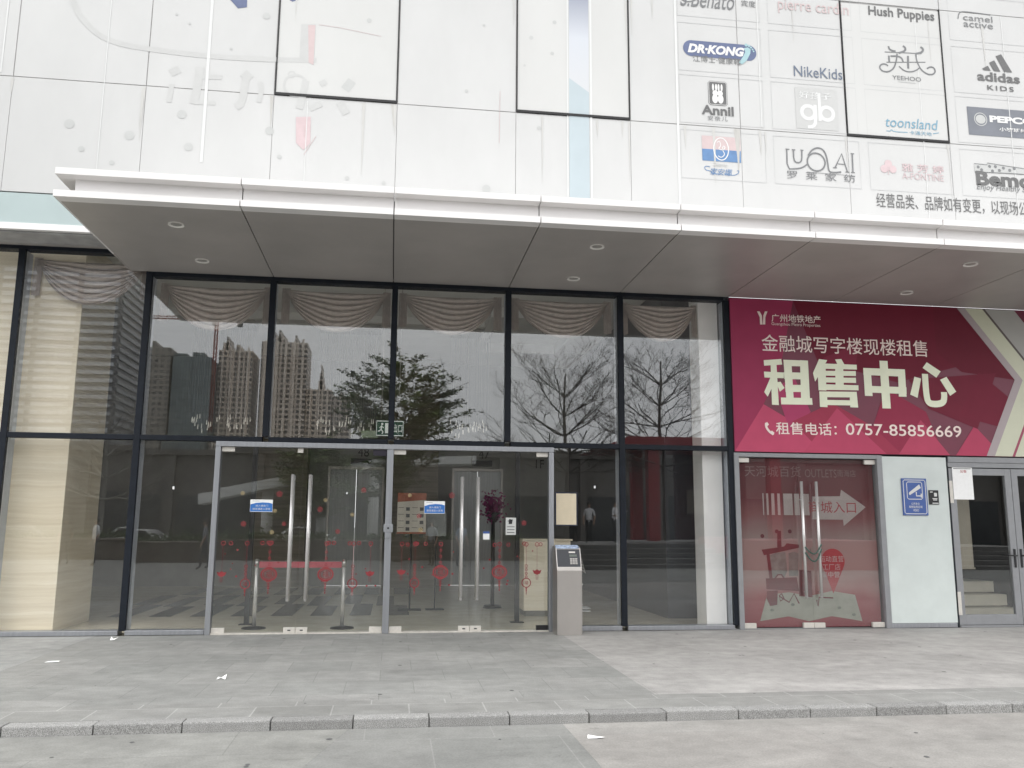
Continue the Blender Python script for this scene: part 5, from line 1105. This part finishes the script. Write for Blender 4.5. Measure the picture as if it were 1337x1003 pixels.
def bare_tree(label, x, y, z0, h, seed, bk, tiers=6, rad=2.2):
    t = thing('bare_tree', label, 'tree', (x, y, z0), 'trees mirrored in the glass'); rnd = random.Random(seed)
    m = MB(); q = Vector((x, y, z0)); n = 8; r = .13
    tr = [(q.copy(), r)]
    for i in range(n):
        e = q+Vector((rnd.gauss(0, .05), rnd.gauss(0, .05), h/n)); r2 = .13*(1-.85*(i+1)/n)+.012; m.tube(q, e, r, r2, n=9, cap=False); q = e; r = r2; tr.append((q.copy(), r))
    m.build('trunk', bk, t, smooth=True); m = MB()
    for k in range(tiers):
        f = .40+.58*k/tiers; i = min(int(f*n), n-1); base, br = tr[i+1] if k == tiers-1 else tr[i]; base = tr[i][0].lerp(tr[i+1][0], f*n-i)
        for j in range(6):
            a = 2*PI*(j+rnd.uniform(-.25, .25)+.3*k)/6; limb(m, base, (math.cos(a), math.sin(a), .10+.13*k), rad*(1.0-.5*k/tiers)*rnd.uniform(.8, 1.1), max(.045*(1-.5*k/tiers), .018), 3 if k else 2, rnd, .2, .8)
    m.build('branches', bk, t)
bare_tree('bare leafless tree mirrored left of the gateway, in the pane over the notice', 10.75, -24, .79, 7.3, 4, bark, 5, 3.0)
bare_tree('bare leafless tree mirrored in the pane beside the white pillar', 15.3, -24.6, .79, 8.1, 11, bark, 5, 3.1)
bare_tree('bare tree with a pale trunk mirrored beside the stone pillar', -9.5, -29, -.15, 6.6, 8, bark_l, 4, 2.8)
def leafy_tree(label, x, y, z0, h, rx, rz, cz, seed, lean):
    t = thing('leafy_tree', label, 'tree', (x, y, z0), 'trees mirrored in the glass'); rnd = random.Random(seed)
    m = MB(); m.tube((x, y, z0), (x+.1, y, z0+h*.35), .19, .15, n=10, cap=False); m.tube((x+.1, y, z0+h*.35), (x+.15, y, z0+h*.62), .15, .09, n=10, cap=False); m.build('trunk', bark, t, smooth=True)
    m = MB(); tips = []
    for k in range(26):
        f = rnd.uniform(.26, .66); a = rnd.uniform(0, 2*PI); s = .5+.5*rnd.random()
        d = Vector((math.cos(a)*rx*s*.9, math.sin(a)*rx*s*.9, rz*rnd.uniform(-.15, 1.15))); limb(m, (x+.1, y, z0+h*f), d, d.length*1.0, .05, 1, rnd, .2, .55, tips, 5)
    m.build('limbs', bark, t)
    lf = MB(); ld = MB(); C0 = Vector((x+.1, y, z0+cz)); sprays = []
    while len(sprays) < 190:
        v = Vector((rnd.uniform(-1, 1), rnd.uniform(-1, 1), rnd.uniform(-1, 1)))
        if v.length > 1 or v.length < .25 and rnd.random() < .7: continue
        wz = 1-.28*max(0, v.z)                        # narrower towards the top, ragged at the rim
        sprays.append(C0+Vector((v.x*rx*wz, v.y*rx*wz, v.z*rz))*rnd.uniform(.86, 1.12))
    for tp in sprays+tips[::3]:
        tone = rnd.random(); o = tp-C0; od = Vector((o.x, o.y, .25*abs(o.x)+.2)).normalized()
        for i in range(46):
            s_ = rnd.uniform(-.45, .5); p = tp+od*s_+Vector((rnd.gauss(0, .10), rnd.gauss(0, .12), rnd.gauss(0, .055)-.10*abs(s_)))
            a = rnd.uniform(0, 2*PI); u = Vector((math.cos(a), math.sin(a), rnd.uniform(-.3, .55))).normalized(); v = u.cross(Vector((rnd.gauss(0, .5), rnd.gauss(0, .5), 1))).normalized()
            s = rnd.uniform(.07, .125); (lf if tone < .45 else ld).quad(p-u*s, p+v*s*.45, p+u*s, p-v*s*.45)
    lf.build('crown', leaf_m, t); ld.build('crown', leaf_d, t)
leafy_tree('dense green tree mirrored across the middle mullion above the entrance', 3.75, -25, -.15, 8.6, 2.65, 2.35, 7.0, 5, 0)
leafy_tree('smaller green tree mirrored low between the left doors', -.6, -33, -.15, 6.2, 1.9, 1.5, 4.4, 15, 0)

# people on the square, mirrored in the glass
skin_m = M('warm_skin', (.36, .22, .15), .55, 0, .06, 9); shoe_m = M('dark_shoe', (.02, .02, .02), .5, 0, .2, 20); hair_m = M('black_hair', (.012, .011, .01), .5, 0, .2, 30)
cloth = {'white': M('white_shirt_cloth', (.66, .66, .67), .85, 0, .08, 9), 'grey': M('grey_shirt_cloth', (.22, .23, .25), .85, 0, .1, 9), 'black': M('black_cloth', (.018, .018, .02), .85, 0, .2, 9), 'navy': M('navy_trouser_cloth', (.03, .035, .055), .85, 0, .15, 9), 'blue': M('pale_blue_shirt_cloth', (.30, .38, .52), .85, 0, .1, 9)}
def person(label, x, y, z, rot, top, legs, H=1.7, arm=None, stride=0, bend=0, carry=None):
    k = H/1.72; V = []; E = []; R_ = []
    def a(p, r, par=None):
        V.append(Vector(p)*k); R_.append(r*k)
        if par is not None: E.append((par, len(V)-1))
        return len(V)-1
    by = bend
    pel = a((0, 0, .95), .125); wa = a((0, .02*by, 1.10), .115, pel); ch = a((0, .12*by, 1.30-.03*by), .135, wa); nb = a((0, .22*by, 1.455-.06*by), .062, ch); nk = a((0, .26*by+.015, 1.53-.08*by), .052, nb)
    hd = a((0, .30*by+.035, 1.61-.09*by), .088, nk); ht = a((0, .31*by+.02, 1.69-.1*by), .07, hd); ns = a((0, .30*by+.115, 1.605-.09*by), .016, hd)
    for s in (-1, 1):
        arms = (arm or {}).get(s)
        sh = a((.165*s, .18*by, 1.405-.05*by), .058, ch)
        el, wr, ha = arms if arms else ((.235*s, .12*by-.02, 1.14), (.225*s, .10+.12*by, .91), (.215*s, .13+.12*by, .83))
        e = a(el, .042, sh); w = a(wr, .029, e); h = a(ha, .034, w); hv = Vector(ha); dv = (hv-Vector(wr)).normalized()
        sd = dv.cross(Vector((0, 0, 1)) if abs(dv.z) < .8 else Vector((0, 1, 0))).normalized()
        for fi, off in enumerate((-.027, -.009, .009, .027)): a(tuple(hv+dv*(.085-.008*abs(fi-1.4))+sd*off), .009, h)
        a(tuple(hv+sd*-.05+dv*.02), .010, h)
        st_ = stride*s
        hp = a((.085*s, 0, .90), .088, pel); kn = a((.095*s, .5*st_+.025, .50), .058, hp); an = a((.10*s, .9*st_-.02, .085+abs(min(st_, 0))*.25), .04, kn); a((.115*s, .9*st_+.12, .038+abs(min(st_, 0))*.12), .038, an)
    me = bpy.data.meshes.new('person'); bm = bmesh.new(); sl_ = bm.verts.layers.skin.verify(); vv = []
    for p, r in zip(V, R_): v = bm.verts.new(p); v[sl_].radius = (r, r); vv.append(v)
    vv[0][sl_].use_root = True
    for i, j in E: bm.edges.new((vv[i], vv[j]))
    bm.to_mesh(me); bm.free(); ob = bpy.data.objects.new('t', me); COL.objects.link(ob)
    ob.modifiers.new('s', 'SKIN').use_smooth_shade = True; sb = ob.modifiers.new('d', 'SUBSURF'); sb.levels = sb.render_levels = 1
    dg = bpy.context.evaluated_depsgraph_get(); dg.update(); m2 = bpy.data.meshes.new_from_object(ob.evaluated_get(dg)); bpy.data.objects.remove(ob)
    m2.materials.clear()
    for mt in (skin_m, cloth[top], cloth[legs], shoe_m): m2.materials.append(mt)
    for p in m2.polygons:
        c = p.center/k; p.use_smooth = True
        zneck = 1.475-.06*by
        if c.z < .075: p.material_index = 3
        elif c.z < .97 and abs(c.x) < .20 and not (abs(c.x) > .17 and c.z > .78): p.material_index = 2
        elif c.z > zneck: p.material_index = 0
        elif c.z > 1.16 or abs(c.x) < .19: p.material_index = 1
        else: p.material_index = 0
    o = bpy.data.objects.new('person', m2); COL.objects.link(o); o.location = (x, y, z); o.rotation_euler = (0, 0, rot)
    tag(o, label, 'person', 'people mirrored in the glass')
    hm = bpy.data.meshes.new('hair'); bm = bmesh.new(); bmesh.ops.create_uvsphere(bm, u_segments=14, v_segments=9, radius=.112*k)
    for v in bm.verts: v.co = Vector((v.co.x*.88, v.co.y*1.02, v.co.z*.95))+Vector((0, .30*by+.012, 1.665-.09*by))*k
    bmesh.ops.delete(bm, geom=[v for v in bm.verts if v.co.z < (1.645-.09*by)*k and v.co.y > (.30*by+.01)*k or v.co.z < (1.57-.09*by)*k], context='VERTS')
    for f in bm.faces: f.smooth = True
    bm.to_mesh(hm); bm.free(); hm.materials.append(hair_m); h = bpy.data.objects.new('hair', hm); COL.objects.link(h); h.parent = o
    # face: eyes, ears and mouth on the head
    em = MB()
    for s in (-1, 1): em.box((.03*s-.010)*k, (.03*s+.010)*k, (.30*by+.108)*k, (.30*by+.122)*k, (1.618-.09*by)*k, (1.63-.09*by)*k)
    em.box(-.02*k, .02*k, (.30*by+.095)*k, (.30*by+.118)*k, (1.558-.09*by)*k, (1.566-.09*by)*k)
    fm = em.build('face_features', hair_m); fm.parent = o
    return o
PZ = .72+.08
person('person in white shirt holding one arm out, mirrored at the red gateway', 12.55, -22.9, PZ-.02, -.9, 'white', 'black', 1.72, {-1: ((-.24, .02, 1.16), (-.30, .22, 1.10), (-.32, .30, 1.10)), 1: ((.38, .10, 1.26), (.62, .2, 1.24), (.69, .22, 1.25))})
person('person in a white shirt standing half behind the mullion on the mirrored steps', 11.05+.35, -22.6, PZ-.02, .4, 'white', 'black', 1.66)
person('person in a grey shirt with legs apart, mirrored on the steps right of the notice', 10.55, -22.8, PZ-.02, 2.6, 'grey', 'black', 1.74, None, .14)
person('person all in black mirrored between the grey shirted person and the mullion', 11.0, -23.4, PZ-.02, 2.0, 'black', 'black', 1.68, None, .08)
person('person in a pale blue shirt bending forward, mirrored just right of the framed notice', 10.05, -22.4, PZ-.02, -1.2, 'blue', 'black', 1.68, None, .05, .5)
person('person in a pale shirt leaning forward, mirrored between the right door handles', 6.05, -20.5, -.075, -.6, 'blue', 'navy', 1.72, None, .06, .45)
person('person in a grey shirt and dark trousers mirrored left of the right door handles', 5.0, -21, -.075, .5, 'grey', 'black', 1.72, None, .1)
person('person in dark clothes walking, mirrored at the left edge of the left doors', -3.05, -20.2, -.075, 1.4, 'grey', 'navy', 1.75, None, .16)
person('person in a white shirt and dark trousers mirrored right of the bare pale tree', -7.1, -21, -.075, .9, 'white', 'navy', 1.7, None, .05)
person('person in black standing under the pale bare tree in the reflection', -8.3, -21.5, -.075, 2.4, 'black', 'black', 1.72, None, .1)

# parked cars beyond the planter
def car(label, x, y, rot, mat):
    t = thing('parked_car', label, 'car', (0, 0, 0), 'cars parked across the square')
    prof = [(-2.1, .35), (-2.15, .62), (-2.0, .85), (-1.75, .93), (-1.15, 1.38), (-.5, 1.47), (.35, 1.44), (1.0, .98), (1.75, .86), (2.1, .68), (2.15, .4), (2.0, .28), (-2.0, .28)]
    m = MB(); m.prism(prof, -.85, .85); bmesh.ops.bevel(m.bm, geom=[e for e in m.bm.edges], offset=.05, segments=2, affect='EDGES'); m.build('body', mat, t, smooth=False, normals=True)
    m = MB()
    for s in (-1, 1): m.prism([(-1.4, .95), (-1.05, 1.33), (-.48, 1.41), (.32, 1.38), (.82, .98)], .853*s-.005, .853*s+.005)
    m.build('side_window', pg_m, t, normals=True)
    m = MB(); m.quad((.40, -.7, 1.43), (.40, .7, 1.43), (.98, .74, 1.0), (.98, -.74, 1.0)); m.quad((-1.18, -.7, 1.37), (-1.18, .7, 1.37), (-1.72, .74, .97), (-1.72, -.74, .97)); bmesh.ops.translate(m.bm, verts=m.bm.verts[:], vec=(0, 0, .012)); m.build('windscreen', pg_m, t)
    for sx_ in (-1.3, 1.3):
        for s in (-1, 1): w = MB().tube((sx_, .70*s, .32), (sx_, .87*s, .32), .32, n=18).build('wheel', shoe_m, t); MB().tube((sx_, .872*s, .32), (sx_, .885*s, .32), .2, n=14).build('rim', alu, w)
    for s in (-1, 1): MB().box(2.08, 2.16, .55*s-.15, .55*s+.15, .6, .72, 0, .01).build('headlight', paper, t)
    t.location = (x, y, -.155); t.rotation_euler = (0, 0, rot)
carw = M('white_car_paint', (.68, .68, .67), .25, 0, .03, 2); cars_ = M('silver_car_paint', (.42, .43, .44), .25, .4, .03, 2)
car('white parked car mirrored behind the planter left of the entrance doors', -8.5, -33, .1, carw)
car('silver parked car mirrored behind the planter beside the stone pillar', -14.2, -33.5, -.05, cars_)
car('white parked car mirrored at the foot of the ramp', -1.8, -45, .2, carw)
